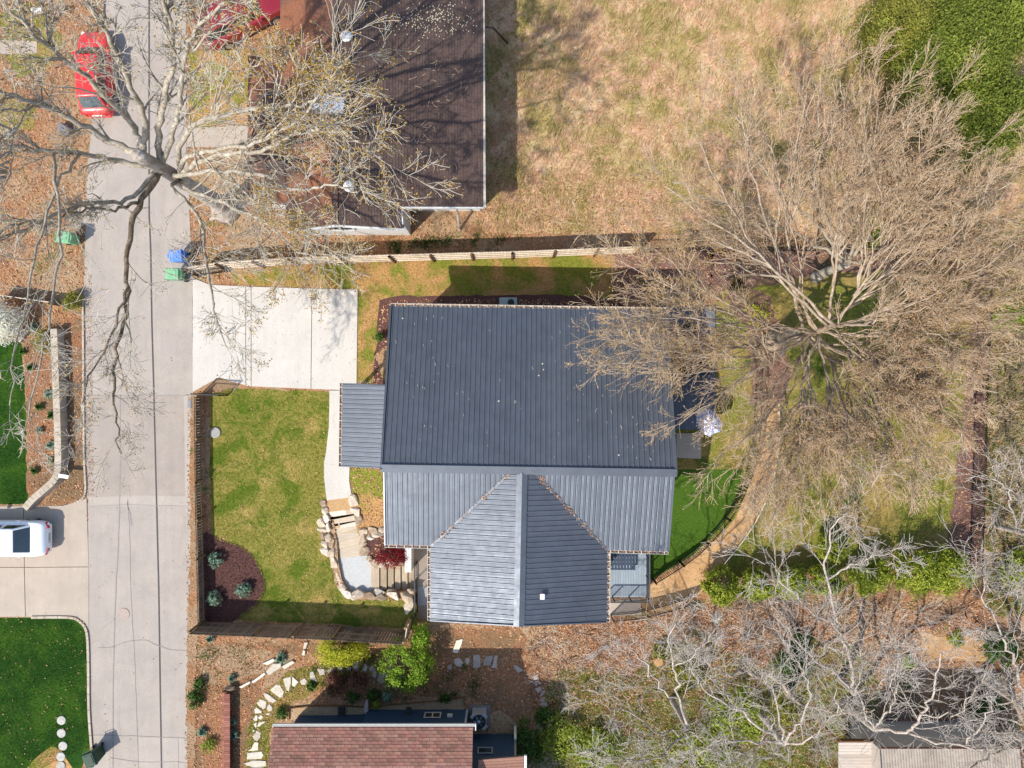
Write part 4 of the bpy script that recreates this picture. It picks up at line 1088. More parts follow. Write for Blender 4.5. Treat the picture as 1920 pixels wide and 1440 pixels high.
gg = MB(); gg.beam((xa, ya+.06, ez-.04), (xb+.12, ya+.06, ez-.04), .012, .12); gg.beam((xa, ya+.14, ez-.03), (xb+.12, ya+.14, ez-.03), .03, .14); gg.beam((xa, ya+.09, ez-.1), (xb+.12, ya+.09, ez-.1), .13, .015)
gg.box((xb+.12, ya+.02, ez-.03), (.04, .3, .14)); gg.box((xa, ya+.08, ez-.03), (.02, .14, .12))
gg.build('gutter', M['white'], bh, True)
# north wall in lap siding
def siding(parent, x0, x1, y, z0, z1, nrm=1, mat='navy'):
    n = int((z1-z0)/.19)
    for i in range(n):
        a = z0+(z1-z0)*i/n; b = z0+(z1-z0)*(i+1)/n
        MB().hexa([(x0, y-.02, a), (x1, y-.02, a), (x1, y+.03, a), (x0, y+.03, a)], [(x0, y-.02, b), (x1, y-.02, b), (x1, y+.008, b), (x0, y+.008, b)]).build('siding_board', M[mat], parent, True)
yw = P(0, 1331).y; yw2 = P(0, 1342).y
siding(bh, P(560, 0).x, P(690, 0).x, yw2, 0, 3.5); siding(bh, P(690, 0).x, P(876, 0).x, yw, 0, 3.5)
MB().box((P(690, 0).x, (yw+yw2)/2-.05, 1.7), (.06, abs(yw-yw2)+.05, 3.4)).build('corner_board', M['navy'], bh, True)
MB().box((P(876, 0).x, yw-.02, 1.7), (.1, .1, 3.4)).build('corner_board', plain('pale_blue_trim', A(170, 184, 194), .7), bh, True)
wf = MB(); wx = P(814, 0).x
wf.box((wx, yw+.045, .72), (.78, .04, .5)); wfo = wf.build('window', M['glass'], bh, True)
fr = MB()
for dx in (-.4, 0, .4): fr.box((wx+dx, yw+.075, .72), (.05, .03, .56))
for dz_ in (-.27, .27): fr.box((wx, yw+.074, .72+dz_), (.86, .03, .05))
fr.build('window_frame', M['palerail'], wfo, True)
MB().box((P(846, 0).x, yw+.08, .8), (.26, .1, .2)).build('wall_vent', M['cream'], bh, True)
MB().tube([Vector((P(769, 0).x, yw+.03, .55)), Vector((P(769, 0).x, yw+.35, .5))], [.14, .14], 10).build('wall_lamp', M['dark'], bh, True)
# east wing
xw0, xw1 = P(892, 0).x, P(966, 0).x; yw3 = P(0, 1377).y
siding(bh, xw0-.6, xw1, yw3, 0, 3.3)
MB().box((xw1, yw3-.02, 1.6), (.1, .1, 3.2)).build('corner_board', plain('taupe_trim', A(176, 166, 152), .7), bh, True)
wall_loop('wall', [(P(560, 0).x, yw2-.03, 3.5), (P(876, 0).x, yw-.03, 3.5), (P(876, 0).x, yw3-.03, 3.5), (xw1-.02, yw3-.03, 3.2), (xw1-.02, yb2+.5, 3.2), (P(560, 0).x, yb2+.5, 3.5)], 0, 0, M['navy'], bh)
wx = P(912, 0).x
wfo = MB().box((wx, yw3+.045, 1.75), (.66, .04, .5)).build('window', M['glass'], bh, True)
fr = MB()
for dx in (-.35, .35): fr.box((wx+dx, yw3+.075, 1.75), (.05, .03, .56))
for dz_ in (-.27, .27): fr.box((wx, yw3+.074, 1.75+dz_), (.75, .03, .05))
fr.build('window_frame', M['galv'], wfo, True)
wz0 = 3.7
wp = [P(897, 1425, wz0+.0), P(982, 1418, wz0-.25), P(982, 1640, wz0-.25), P(890, 1640, wz0)]
pn = []
d_ = (wp[1]-wp[0]); 
roof_panels(bh, [wp[0], wp[1], wp[2], wp[3]], (wp[1], wp[2]), 0, .14, M['shingle'], name='wing_shingle', per=2, rib=.012)
MB().beam(wp[1]+Vector((.08, .02, -.05)), wp[2]+Vector((.08, 0, -.05)), .12, .11).build('gutter', M['white'], bh, True)
MB().box(P(966, 1373, .6), (.12, .12, 1.2)).build('downspout', M['white'], bh, True)
ac = thing('air_conditioner', 'square grey outdoor air conditioner with round fan by the navy house', 'air conditioner', P(902, 1352))
MB().box(P(899, 1343, .02), (1.15, 1.2, .08)).build('base_pad', plain('grey_pad', A(140, 128, 124), .9), ac, True)
pc = P(898, 1353, .85)
bmx = MB().box((pc.x, pc.y, .45), (.72, .72, .78)); bmx.build('case', M['galv'], ac, True)
rg = MB(); rg.lathe((pc.x, pc.y, .84), [(.36, 0), (.36, .03), (.31, .035), (.3, .01), (.02, .0)], 24); rg.build('fan_housing', M['dark'], ac, True)
tp = MB()
for i in range(4):
    a = math.pi/2*i+.78; c_ = Vector((pc.x+math.cos(a)*.42, pc.y+math.sin(a)*.42, .85)); tp.box(c_, (.16, .3, .03), a)
tp.build('top_corner', M['galv'], ac, True)
for i in range(6):
    a = i*math.pi/3; MB().beam((pc.x, pc.y, .87), (pc.x+.28*math.cos(a), pc.y+.28*math.sin(a), .87), .09, .012, up=(math.cos(a)*.0+.3*math.sin(a), -.3*math.cos(a), 1)).build('fan_blade', plain('fan_blue_grey', A(96, 120, 138), .5), ac, True)
MB().lathe((pc.x, pc.y, .87), [(.07, 0), (.07, .03), (.02, .05)], 12).build('fan_hub', M['galv'], ac, True)
# bed edging
be = thing('bed_edging', 'thin dark edging along the gravel bed of the navy house', 'edging', P(543, 1327))
for a, b in zip([(543, 1348), (543, 1327), (580, 1323), (640, 1322), (690, 1325), (760, 1318), (830, 1312), (871, 1306)], [(543, 1327), (580, 1323), (640, 1322), (690, 1325), (760, 1318), (830, 1312), (871, 1306), (871, 1322)]):
    MB().beam(P(*a)+Vector((0, 0, .05)), P(*b)+Vector((0, 0, .05)), .04, .12).build('edging_strip', M['darkpost'], be, True)
o = MB().prism([P(x, y) for x, y in [(685, 1332), (684, 1322), (688, 1308), (692, 1310), (692, 1336)]], 0, .25, .02).build('upright_stone', M['greyflag']); tag(o, 'tall narrow grey stone in the gravel bed beside the navy wall', 'stone')
o = MB().prism([P(x, y) for x, y in [(635, 1323), (647, 1323), (647, 1340), (635, 1340)]], 0, .14, .01).build('drain_block', M['dark']); tag(o, 'dark rectangular drain block in the tan gravel bed', 'drain')
# red brick wall
bw_ = thing('brick_wall', 'low straight red brick wall between the leaf mulch and the plants', 'wall', P(426, 1370))
for i in range(58):
    for c_ in range(4):
        for s_ in ((0, 1) if False else (0,)):
            pass
    y = P(0, 1293).y-.113*i-.05
    for r in range(3):
        if r < 2 and i % 2: continue
        zc = .16+.2*r
        if r == 2: MB().box((P(426, 0, .5).x, y, .5), (.30, .1, .085)).build('brick', M['brick'], bw_, True)
        else: MB().box((P(426, 0).x, y-.055, .1+.2*r), (.25, .214, .18)).build('brick', M['brick'], bw_, True)
o = link_mesh('wall_end_stone', rock_mesh(.36, .1, .15), M['boulder']); o.location = P(430, 1291, .3); tag(o, 'long tan stone capping the end of the red brick wall', 'stone')

# ------------------------------------------------------------------ stone paths
def stones(name, label, polys, mat, h=.05, cat='stone path'):
    t = thing(name, label, cat, P(*polys[0][0]))
    for po in polys:
        c = (sum(a for a, b in po)/len(po), sum(b for a, b in po)/len(po)); w_ = []
        n = len(po)
        for i in range(n):
            a, b = po[i], po[(i+1) % n]; w_.append(a)
            w_.append(((a[0]+b[0])/2+random.uniform(-.8, .8), (a[1]+b[1])/2+random.uniform(-.8, .8)))
        MB().prism([P(x, y) for x, y in w_], 0, h+random.uniform(0, .02), .025).build('stone', M[mat], t, True)
    return t
def zz(lst, ox, oy, s): return [[(ox+a/s, oy+b/s) for a, b in p] for p in lst]
SP = zz([[(930, 508), (970, 505), (1005, 600), (985, 605), (935, 575)], [(675, 575), (748, 555), (752, 620), (735, 695), (712, 690)], [(765, 548), (825, 605), (790, 655), (762, 640)],
         [(840, 590), (880, 568), (905, 590), (890, 635), (850, 630)], [(550, 685), (610, 630), (645, 630), (685, 700), (675, 745), (640, 760), (580, 715)], [(490, 710), (520, 715), (615, 785), (580, 808), (545, 800), (500, 755)],
         [(420, 810), (455, 770), (515, 795), (512, 845), (480, 872), (455, 850)], [(515, 860), (545, 815), (572, 845), (568, 882), (535, 890)], [(398, 870), (420, 848), (470, 885), (468, 908), (405, 912)], [(508, 905), (545, 905), (545, 928), (515, 925)],
         [(385, 965), (410, 925), (432, 930), (430, 980), (405, 985)], [(430, 950), (460, 920), (490, 940), (460, 972)], [(388, 1010), (420, 995), (425, 1040), (405, 1048)], [(425, 1030), (440, 995), (500, 980), (500, 998), (440, 1040)],
         [(378, 1070), (395, 1055), (405, 1075), (390, 1090)], [(380, 1130), (420, 1072), (465, 1095), (455, 1140), (425, 1180), (395, 1165)], [(330, 1270), (375, 1240), (400, 1185), (440, 1190), (438, 1262)],
         [(328, 1290), (470, 1275), (490, 1310), (470, 1345), (325, 1352)], [(300, 1385), (380, 1360), (510, 1365), (515, 1415), (380, 1425), (320, 1410)], [(340, 1432), (490, 1428), (490, 1475), (340, 1475)]], 400, 1160, 5.14)
stones('stone_path', 'curving path of pale irregular flagstones through mossy ground', SP, 'flag')
SG = zz([[(940, 640), (990, 640), (995, 680), (960, 685)], [(1010, 655), (1045, 625), (1068, 655), (1020, 680)], [(1080, 620), (1118, 612), (1125, 660), (1082, 650)], [(1145, 630), (1175, 625), (1175, 650), (1150, 652)],
         [(1185, 625), (1195, 590), (1228, 590), (1222, 650), (1192, 662)], [(1252, 655), (1272, 600), (1292, 625), (1285, 660)], [(1300, 640), (1325, 612), (1340, 640), (1310, 660)], [(1318, 655), (1345, 640), (1348, 700), (1325, 700)],
         [(1355, 720), (1375, 665), (1415, 660), (1422, 690), (1395, 745)], [(1448, 735), (1462, 680), (1488, 690), (1470, 750)], [(1475, 750), (1505, 670), (1542, 690), (1535, 755), (1500, 765)], [(1545, 740), (1575, 735), (1565, 765)]], 340, 1080, 3.69)
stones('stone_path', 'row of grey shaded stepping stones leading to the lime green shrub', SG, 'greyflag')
SR = zz([[(335, 340), (380, 335), (388, 420), (350, 435), (332, 425)], [(405, 410), (425, 345), (480, 340), (460, 410)], [(470, 430), (490, 340), (512, 340), (505, 435)], [(195, 370), (230, 355), (265, 390), (250, 425), (210, 415)], [(280, 360), (310, 360), (300, 410), (285, 405)],
         [(148, 420), (180, 400), (185, 440), (155, 445)], [(620, 405), (660, 415), (695, 445), (655, 465)]], 800, 1140, 3.84)
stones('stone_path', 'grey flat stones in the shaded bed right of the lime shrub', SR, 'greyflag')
SQ = zz([[(750, 490), (800, 475), (812, 510), (770, 518)], [(762, 530), (800, 515), (815, 530), (790, 565)], [(780, 580), (815, 560), (830, 580), (800, 610)], [(805, 640), (830, 595), (855, 595), (840, 625)], [(810, 660), (850, 635), (860, 655), (830, 680)], [(815, 690), (860, 672), (870, 700), (830, 715)],
         [(838, 740), (870, 725), (895, 745), (860, 758)], [(850, 830), (880, 812), (905, 820), (900, 880), (872, 890)], [(660, 875), (690, 870), (725, 885), (700, 912), (670, 908)]], 800, 1140, 3.84)
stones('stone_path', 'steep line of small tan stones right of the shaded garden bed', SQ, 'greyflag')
SB = zz([[(405, 760), (480, 720), (485, 735), (425, 770)], [(490, 725), (580, 660), (590, 672), (505, 735)], [(590, 655), (640, 600), (695, 595), (695, 625), (615, 680)], [(565, 600), (640, 565), (655, 580), (600, 610)], [(700, 620), (770, 580), (790, 595), (720, 640)], [(845, 495), (855, 455), (882, 455), (865, 500)], [(840, 540), (850, 505), (862, 515), (858, 545)]], 340, 1080, 3.69)
stones('stone_edging', 'pale stone edging between the bare soil and the mossy flagstone path', SB, 'flag', .12, 'stone edging')
o = MB().prism([P(x, y) for x, y in [(848, 1222), (856, 1200), (868, 1197), (866, 1207), (858, 1224)]], 0, .08, .02).build('flat_stone', M['flag']); tag(o, 'narrow pink flat stone lying in leaves below the metal roof gable', 'stone')

# ------------------------------------------------------------------ shed and old deck, bottom right
sd = thing('shed', 'shed with taupe corrugated roof at the bottom right corner', 'shed', P(1700, 1420))
sz = 3.7
A0, A1 = P(1652, 1404, sz), P(1912, 1404, sz)
B1, B0 = A1+Vector((0, -6, .9)), A0+Vector((0, -6, .9))
roof_panels(sd, [A0, A1, B1, B0], (A0, A1), 0, .13, M['shedroof'], per=5, rib=.018)
wall_loop('wall', [(A0.x+.3, A0.y-.4, 3.6), (A1.x-.3, A0.y-.4, 3.6), (A1.x-.3, A0.y-5.5, 4.3), (A0.x+.3, A0.y-5.5, 4.3)], 0, 0, M['olddeck'], sd)
MB().box(((A0.x+A1.x)/2, A0.y-.02, sz-.1), (A1.x-A0.x, .04, .16)).build('fascia', M['brick'], sd, True)
od = thing('wooden_deck', 'raised weathered plank deck beside the corrugated roof shed', 'deck', P(1608, 1420))
oz = 2.2; q0, q1 = P(1572, 1392, oz), P(1645, 1392, oz)
for i in range(16):
    MB().box(((q0.x+q1.x)/2, q0.y-.07-.15*i, oz), (q1.x-q0.x, .142, .04)).build('plank', M['olddeck'], od, True)
MB().box((q1.x+.05, q0.y-1.2, oz-.12), (.06, 2.5, .25)).build('rim_board', M['brick'], od, True)
MB().box(((q0.x+q1.x)/2, q0.y+.04, oz-.12), (q1.x-q0.x, .05, .25)).build('rim_board', M['darkpost'], od, True)
for x in (q0.x+.1, q1.x-.1): MB().box((x, q0.y-.1, oz/2), (.12, .12, oz)).build('leg', M['darkpost'], od, True)
for lab, px, py, w_, h_, z_ in (('reddish lumber board lying behind the corrugated shed', 1720, 1352, 3.2, .25, .1),):
    o = MB().box(P(px, py, z_), (w_, h_, .06), R(2)).build('lumber_board', M['brick']); tag(o, lab, 'board')
tk = thing('tarped_pile', 'low pile under a grey blue tarp behind the corrugated shed', 'pile', P(1720, 1368))
o = link_mesh('tarp', rock_mesh(1.7, .42, .4), plain('grey_tarp', A(150, 160, 170), .6), tk)

# ------------------------------------------------------------------ vehicles
def car(name, label, cat, L, W, H, paint, loc, heading, kind='sedan'):
    t = thing(name, label, cat, loc, heading)
    pr = {'sedan': dict(hood=.92, trunk=.98, belt=.95, fb=.20, ft=.02, rt=-.22, rb=-.36, nose=.62, tail=.72),
          'hatch': dict(hood=.92, trunk=1.0, belt=.95, fb=.27, ft=.13, rt=-.34, rb=-.44, nose=.6, tail=.8),
          'suv': dict(hood=1.05, trunk=1.1, belt=1.05, fb=.22, ft=.10, rt=-.42, rb=-.475, nose=.8, tail=.95)}[kind]
    st = []   # stations from tail to nose: x, half width, zlow, ztop
    for f, wf_, zl, zt in ((-.5, .70, .35, pr['tail']-.1), (-.492, .84, .26, pr['tail']), (-.46, .94, .22, pr['trunk']-.05), (-.38, .99, .2, pr['trunk']), (-.2, 1, .18, pr['belt']), (0, 1, .18, pr['belt']), (.2, 1, .18, pr['belt']-.01),
                           (.3, .985, .2, pr['hood']), (.42, .93, .22, pr['hood']-.1), (.475, .8, .24, pr['nose']+.08), (.496, .62, .3, pr['nose']-.04)):
        st.append((f*L, wf_*W/2, zl, zt))
    vs, fs = [], []
    for x, hw, zl, zt in st:
        prof = [(-.9*hw, zl), (-.99*hw, zl+.2), (-hw, (zl+zt)/2), (-.985*hw, zt-.12), (-.93*hw, zt-.035), (-.8*hw, zt), (-.35*hw, zt+.025), (0, zt+.03)]
        prof += [(-a, b) for a, b in prof[-2::-1]]
        vs += [(x, a, b) for a, b in prof]
    K = 15
    for i in range(len(st)-1):
        for k in range(K-1): fs.append((i*K+k, i*K+k+1, (i+1)*K+k+1, (i+1)*K+k))
        fs.append((i*K+K-1, i*K, (i+1)*K, (i+1)*K+K-1))
    fs.append(tuple(range(K))[::-1]); fs.append(tuple(range((len(st)-1)*K, len(st)*K)))
    me = mesh('body', vs, fs, True); body = link_mesh('body', me, M[paint], t)
    bm = bmesh.new(); bm.from_mesh(me); bmesh.ops.recalc_face_normals(bm, faces=bm.faces); bm.to_mesh(me); bm.free()
    md = body.modifiers.new('subsurf', 'SUBSURF'); md.levels = 1; md.render_levels = 2
    hb, ht, zb, zr = W/2*.88, W/2*.68, pr['belt']-.02, H
    fb, ft, rt, rb = (pr[k]*L for k in ('fb', 'ft', 'rt', 'rb'))
    bx = [(rb, -hb*.93, zb), (fb, -hb*.93, zb), (fb, hb*.93, zb), (rb, hb*.93, zb)]; tx = [(rt, -ht, zr), (ft, -ht, zr), (ft, ht, zr), (rt, ht, zr)]
    cab = MB().hexa(bx, tx); cme = mesh('cabin', cab.v, cab.f); bm = bmesh.new(); bm.from_mesh(cme)
    bmesh.ops.bevel(bm, geom=[e for e in bm.edges], offset=.07, segments=3, profile=.6, affect='EDGES'); 
    for v in bm.verts:
        if v.co.z > zr-.1: v.co.z += .045*(1-(v.co.y/ht)**2)
    bm.to_mesh(cme); bm.free()
    cme.polygons.foreach_set('use_smooth', [True]*len(cme.polygons)); link_mesh('cabin', cme, M[paint], t)
    def pane(nm, quad, mat, ins=(.08, .1), out=.012):
        q = [Vector(v) for v in quad]; n = (q[1]-q[0]).cross(q[3]-q[0]).normalized(); c = sum(q, Vector())/4
        if n.dot(c-Vector(((fb+rb)/2, 0, zb))) < 0: n = -n
        def at(u, v): return q[0].lerp(q[1], u).lerp(q[3].lerp(q[2], u), v)
        N = 6; V = []; F = []
        for j in range(N+1):
            for i in range(N+1):
                u = ins[0]+(1-2*ins[0])*i/N; v = ins[1]+(1-2*ins[1])*j/N
                V.append(at(u, v)+n*(out+.03*(4*(i/N)*(1-i/N)) if nm != 'side_window' else out+.0))
        for j in range(N):
            for i in range(N): F.append((j*(N+1)+i, j*(N+1)+i+1, (j+1)*(N+1)+i+1, (j+1)*(N+1)+i))
        return link_mesh(nm, mesh(nm, V, F, True), mat, t)
    pane('windscreen', [bx[1], bx[2], tx[2], tx[1]], M['blueglass'], (.05, .06))
    pane('rear_window', [bx[3], bx[0], tx[0], tx[3]], M['blueglass'], (.07, .08))
    for s in (0, 1):
        b0, b1, t1_, t0_ = ((bx[0], bx[1], tx[1], tx[0]), (bx[3], bx[2], tx[2], tx[3]))[s]
        V = [Vector(v) for v in (b0, b1, t1_, t0_)]
        for u0, u1 in ((.02, .48), (.52, .98)):
            qq = [V[0].lerp(V[1], u0), V[0].lerp(V[1], u1), V[3].lerp(V[2], u1), V[3].lerp(V[2], u0)]
            pane('side_window', qq, M['glass'], (.06, .14), .015)
        y = -hb if s == 0 else hb
        MB().box((fb-.25, y*1.18, zb+.05), (.14, .2, .13), 0).build('wing_mirror', M[paint], t)
    for x in (-.29*L, .31*L):
        for y in (-W/2+.11, W/2-.11):
            wv = MB(); wv.lathe((0, 0, -.11), [(.26, 0), (.33, .02), (.335, .2), (.26, .22)], 20); wo = wv.build('wheel', M['dark'], t)
            wo.location = (x, y, .335); wo.rotation_euler = (R(90), 0, 0)
            rv = MB().lathe((0, 0, -.12), [(.21, 0), (.2, .24), (.05, .245)], 14).build('rim', M['chrome'], wo)
    for y in (-1, 1):
        MB().box((-.482*L, y*W*.36, pr['tail']-.1), (.12, .34, .16), y*R(-24)).build('tail_light', M['lamp_red'], t)
        MB().box((.462*L, y*W*.33, pr['nose']-.02), (.2, .3, .1), y*R(-28)).build('headlight', M['lamp_clear'], t)
    MB().box((-.5*L-.005, 0, .55), (.03, .5, .13)).build('number_plate', M['chrome'], t)
    MB().box((-.49*L, 0, .42), (.1, W*.75, .16)).build('rear_bumper', M[paint] if kind != 'suv' else M['dark'], t)
    MB().box((.485*L, 0, .42), (.1, W*.6, .16)).build('front_bumper', M[paint], t)
    for y in (-1, 1):
        for x in (.05, -.2): MB().box((x*L, y*(W/2-.0), pr['belt']-.17), (.18, .03, .025)).build('door_handle', M['chrome'] if paint == 'carwhite' else M[paint], t)
    if kind == 'suv':
        for y in (-ht*.88, ht*.88): MB().beam((rt*.9, y, zr+.07), (ft*.9, y, zr+.07), .035, .03).build('roof_rail', M['galv'], t)
    return t
car('parked_sedan', 'white sedan parked on the tan concrete driveway, only its rear half in view', 'car', 4.7, 1.84, 1.46, 'carwhite', (P(92, 0, .6).x-2.35, P(0, 1012, 1.0).y, .03), R(180), 'sedan')
car('parked_car', 'bright red car under the bare branches left of the road', 'car', 4.35, 1.62, 1.5, 'carred', (-21.3, 15.9, .02), R(92), 'hatch')
cc = P(452, 27, .8)
car('parked_suv', 'dark red boxy car with roof rails parked at the top beside the brown roof', 'car', 4.6, 1.8, 1.72, 'carmaroon', (cc.x, cc.y, .02), R(28), 'suv')

def bin_(label, px, py, rot, mat, lid=True, lidmat=None, z=1.0):
    p = P(px, py, z); t = thing('wheelie_bin', label, 'bin', (p.x, p.y, .02), rot)
    m = MB().hexa([(-.22, -.26, .06), (.22, -.26, .06), (.22, .22, .06), (-.22, .22, .06)], [(-.29, -.34, .98), (.29, -.34, .98), (.29, .3, .98), (-.29, .3, .98)])
    m.hexa([(-.31, -.36, .95), (.31, -.36, .95), (.31, .32, .95), (-.31, .32, .95)], [(-.31, -.36, .99), (.31, -.36, .99), (.31, .32, .99), (-.31, .32, .99)])
    m.build('body', M[mat], t)
    lm = MB(); lm.hexa([(-.31, -.37, .995), (.31, -.37, .995), (.31, .33, .995), (-.31, .33, .995)], [(-.26, -.31, 1.07), (.26, -.31, 1.07), (.26, .3, 1.07), (-.26, .3, 1.07)])
    lm.box((0, -.02, 1.075), (.34, .42, .02)); lm.box((0, -.395, 1.0), (.2, .06, .04))
    lo = lm.build('lid', M[lidmat or mat], t)
    hm = MB(); hm.tube([(-.24, .42, .97), (.24, .42, .97)], .018, 6)
    for x in (-.24, .24): hm.beam((x, .3, .96), (x, .42, .97), .03, .03)
    hm.build('handle', M[mat], t)
    for x in (-.24, .24):
        w_ = MB().lathe((0, 0, -.03), [(.09, 0), (.1, .01), (.1, .05), (.04, .06)], 12).build('wheel', M['dark'], t); w_.location = (x, .27, .1); w_.rotation_euler = (0, R(90), 0)
    return t
bin_('blue wheelie bin at the road edge above the white driveway', 330, 479, R(-86), 'bluebin')
bin_('green wheelie bin standing next to the blue bin at the road edge', 324, 514, R(-91), 'greenbin')
bin_('green wheelie bin left of the road among branch shadows', 119, 444, R(84), 'greenbin')
bt = bin_('dark green wheelie bin at the corner of the bright lawn', 168, 1424, R(20), 'dkgreenbin')
MB().box((0, .0, 1.09), (.42, .46, .015)).build('lid_panel', plain('lid_panel_green', A(52, 78, 60), .75), bt)
mbx = thing('mailbox', 'white mailbox on a brown post at the top left', 'mailbox', P(100, 42))
MB().box((0, 0, .55), (.1, .1, 1.1)).build('post', M['darkpost'], mbx)
bx_ = MB(); 
pts_ = [(-.1, 1.1), (.1, 1.1), (.1, 1.25)]+[(.1*math.cos(a), 1.25+.1*math.sin(a)) for a in (.5, 1.05, 1.57, 2.1, 2.65)]+[(-.1, 1.25)]
bx_.add([(-.26, a, b) for a, b in pts_]+[(.26, a, b) for a, b in pts_], [tuple(range(9))[::-1], tuple(range(9, 18))]+[(i, (i+1) % 9, 9+(i+1) % 9, 9+i) for i in range(9)])
bx_.build('box', M['white'], mbx); MB().box((.1, -.115, 1.25), (.16, .015, .04)).build('flag', M['lamp_red'], mbx)
o = link_mesh('dark_rock', rock_mesh(.5, .36, .3), plain('slate_stone', A(120, 116, 122), .8)); o.location = P(122, 243, .1); tag(o, 'large slate grey rock in the brown leaves below the red car', 'rock')
# left garden: retaining wall and fence
rw = thing('retaining_wall', 'low cream concrete wall curving through the planting bed left of the road', 'wall', P(116, 720))
pp = catmull([P(a, b) for a, b in [(114, 618), (116, 660), (118, 720), (121, 800), (122, 870), (116, 895), (96, 915), (76, 932), (60, 950)]], 3)
for i in range(len(pp)-1):
    a, b = pp[i], pp[i+1]; d = (b-a).normalized()*.006
    MB().beam(a+d+Vector((0, 0, .3)), b-d+Vector((0, 0, .3)), .34, .6).build('cap_block', M['kerb'], rw, True)
lf = thing('board_fence', 'low pale board fence behind the white flowering shrub', 'fence', P(70, 562))
a, b = P(12, 556), P(112, 570)
for i in range(5): MB().beam(a+Vector((0, 0, .1+.17*i)), b+Vector((0, 0, .1+.17*i)), .04, .155).build('board', M['palepicket'], lf, True)
for f in (0, .33, .66, 1): MB().box(a.lerp(b, f)+Vector((0, -.07, .5)), (.09, .09, 1.0)).build('post', M['post'], lf, True)
o = MB().box(P(120, 893, .62), (.5, .18, .1), R(-8)).build('path_light', M['galv']); tag(o, 'small metal plate on top of the cream retaining wall end', 'plate')
o = MB().beam(P(36, 640, .1), P(62, 606, .12), .2, .15).build('log', M['kerb']); tag(o, 'pale squared log lying by the white flowering shrub', 'log')

# ------------------------------------------------------------------ shrubs and plants
def foliage(name, c, rx, ry, rz, n, size, mat, parent=None, clumps=26, csig=.22, zlo=-.2, tilt=.6):
    """leaf quads in clumps through an ellipsoid standing on the ground"""
    C_ = []
    while len(C_) < clumps:
        v = np.random.normal(0, 1, 3); v /= np.linalg.norm(v); r = np.random.uniform(.45, 1.0)**.6
        v = v*r
        if v[2] > zlo: C_.append(v)
    C_ = np.array(C_); idx = np.random.randint(0, clumps, n); sg = csig*np.random.uniform(.6, 1.3, clumps)[idx][:, None]
    p = C_[idx]+np.random.normal(0, 1, (n, 3))*sg
    nr = p/(np.linalg.norm(p, axis=1)[:, None]+1e-6); nr[:, 2] += .25
    q = p*np.array([rx, ry, rz])+np.array(c); q[:, 2] = np.maximum(q[:, 2], .03)
    me = quads_mesh(name, q, size, tilt, .5, nr)
    return link_mesh(name, me, M[mat], parent, True)
def shrub(name, label, cat, px, py, r, h, mat, n=1500, size=(.03, .07), clumps=24, group=None, rx=None, csig=.22, zc=.45, z=0.):
    p = P(px, py, z); t = thing(name, label, cat, p, 0, group)
    k = r/36.0; kx = (rx or r)/36.0
    foliage('leaves', (p.x, p.y, z+h*zc), kx, k, h*.55, n, size, mat, t, clumps, csig)
    st = MB()
    for i in range(7):
        a = i*.9+random.random(); st.tube([(p.x, p.y, z), (p.x+math.cos(a)*kx*.35, p.y+math.sin(a)*k*.35, z+h*.4), (p.x+math.cos(a+.3)*kx*.7, p.y+math.sin(a+.3)*k*.7, z+h*.75)], [.02, .014, .006], 4)
    st.build('stems', M['darkpost'], t, True); return t
def rosette(name, label, cat, px, py, r, h, mat, n=70, z=0., w=.035):
    """plant of long arching leaves"""
    p = P(px, py, z); t = thing(name, label, cat, p); mb = MB(); k = r/36.
    for i in range(n):
        a = random.uniform(0, 6.283); L = k*random.uniform(.5, 1.1); d = Vector((math.cos(a), math.sin(a), 0)); s = Vector((-d.y, d.x, 0))*w*random.uniform(.6, 1.2)
        b0 = p+d*.03; m_ = p+d*L*.5+Vector((0, 0, h*random.uniform(.5, 1))); e = p+d*L+Vector((0, 0, h*random.uniform(.2, .8)))
        mb.add([b0-s*.5, b0+s*.5, m_+s, m_-s, e], [(0, 1, 2, 3), (3, 2, 4)])
    mb.build('leaves', M[mat], t, True); return t
for x, y, lb in ((408, 1047, 'sage green shrub at the top of the dark mulch bed'), (461, 1103, 'sage green shrub at the right of the dark mulch bed'), (406, 1119, 'sage green shrub at the lower left of the dark mulch bed')):
    shrub('garden_shrub', lb, 'shrub', x, y, 14, .55, 'sage', 420, (.04, .09), 30, 'sage shrubs in the mulch bed', csig=.16)
t = shrub('maple_shrub', 'dwarf red maple with feathery crimson leaves beside the white wall', 'tree', 737, 1040, 20, .9, 'maple', 2600, (.02, .055), 34, rx=28, csig=.2)
shrub('lime_shrub', 'large lime green shrub at the corner of the bottom fence', 'shrub', 770, 1228, 46, 2.2, 'lime', 9000, (.025, .065), 46, rx=48, csig=.12)
shrub('lime_shrub', 'narrow green bush squeezed between the fence corner and the metal roof gable', 'shrub', 793, 1180, 20, 1.9, 'lime', 1800, (.035, .08), 24, rx=16)
shrub('golden_shrub', 'rounded yellow green shrub leaning on the bottom fence', 'shrub', 648, 1206, 27, 1.7, 'yellowgreen', 8000, (.025, .06), 46, rx=42, csig=.17)
sp = shrub('ground_shrub', 'brown twiggy dormant shrub in the shaded bed beside the pale flagstones', 'shrub', 632, 1277, 20, .6, 'dryshrub', 1800, (.02, .06), 24)
shrub('ground_shrub', 'smaller brown twiggy dormant shrub near the grey stepping stones', 'shrub', 672, 1272, 17, .6, 'dryshrub', 1300, (.02, .06), 20)
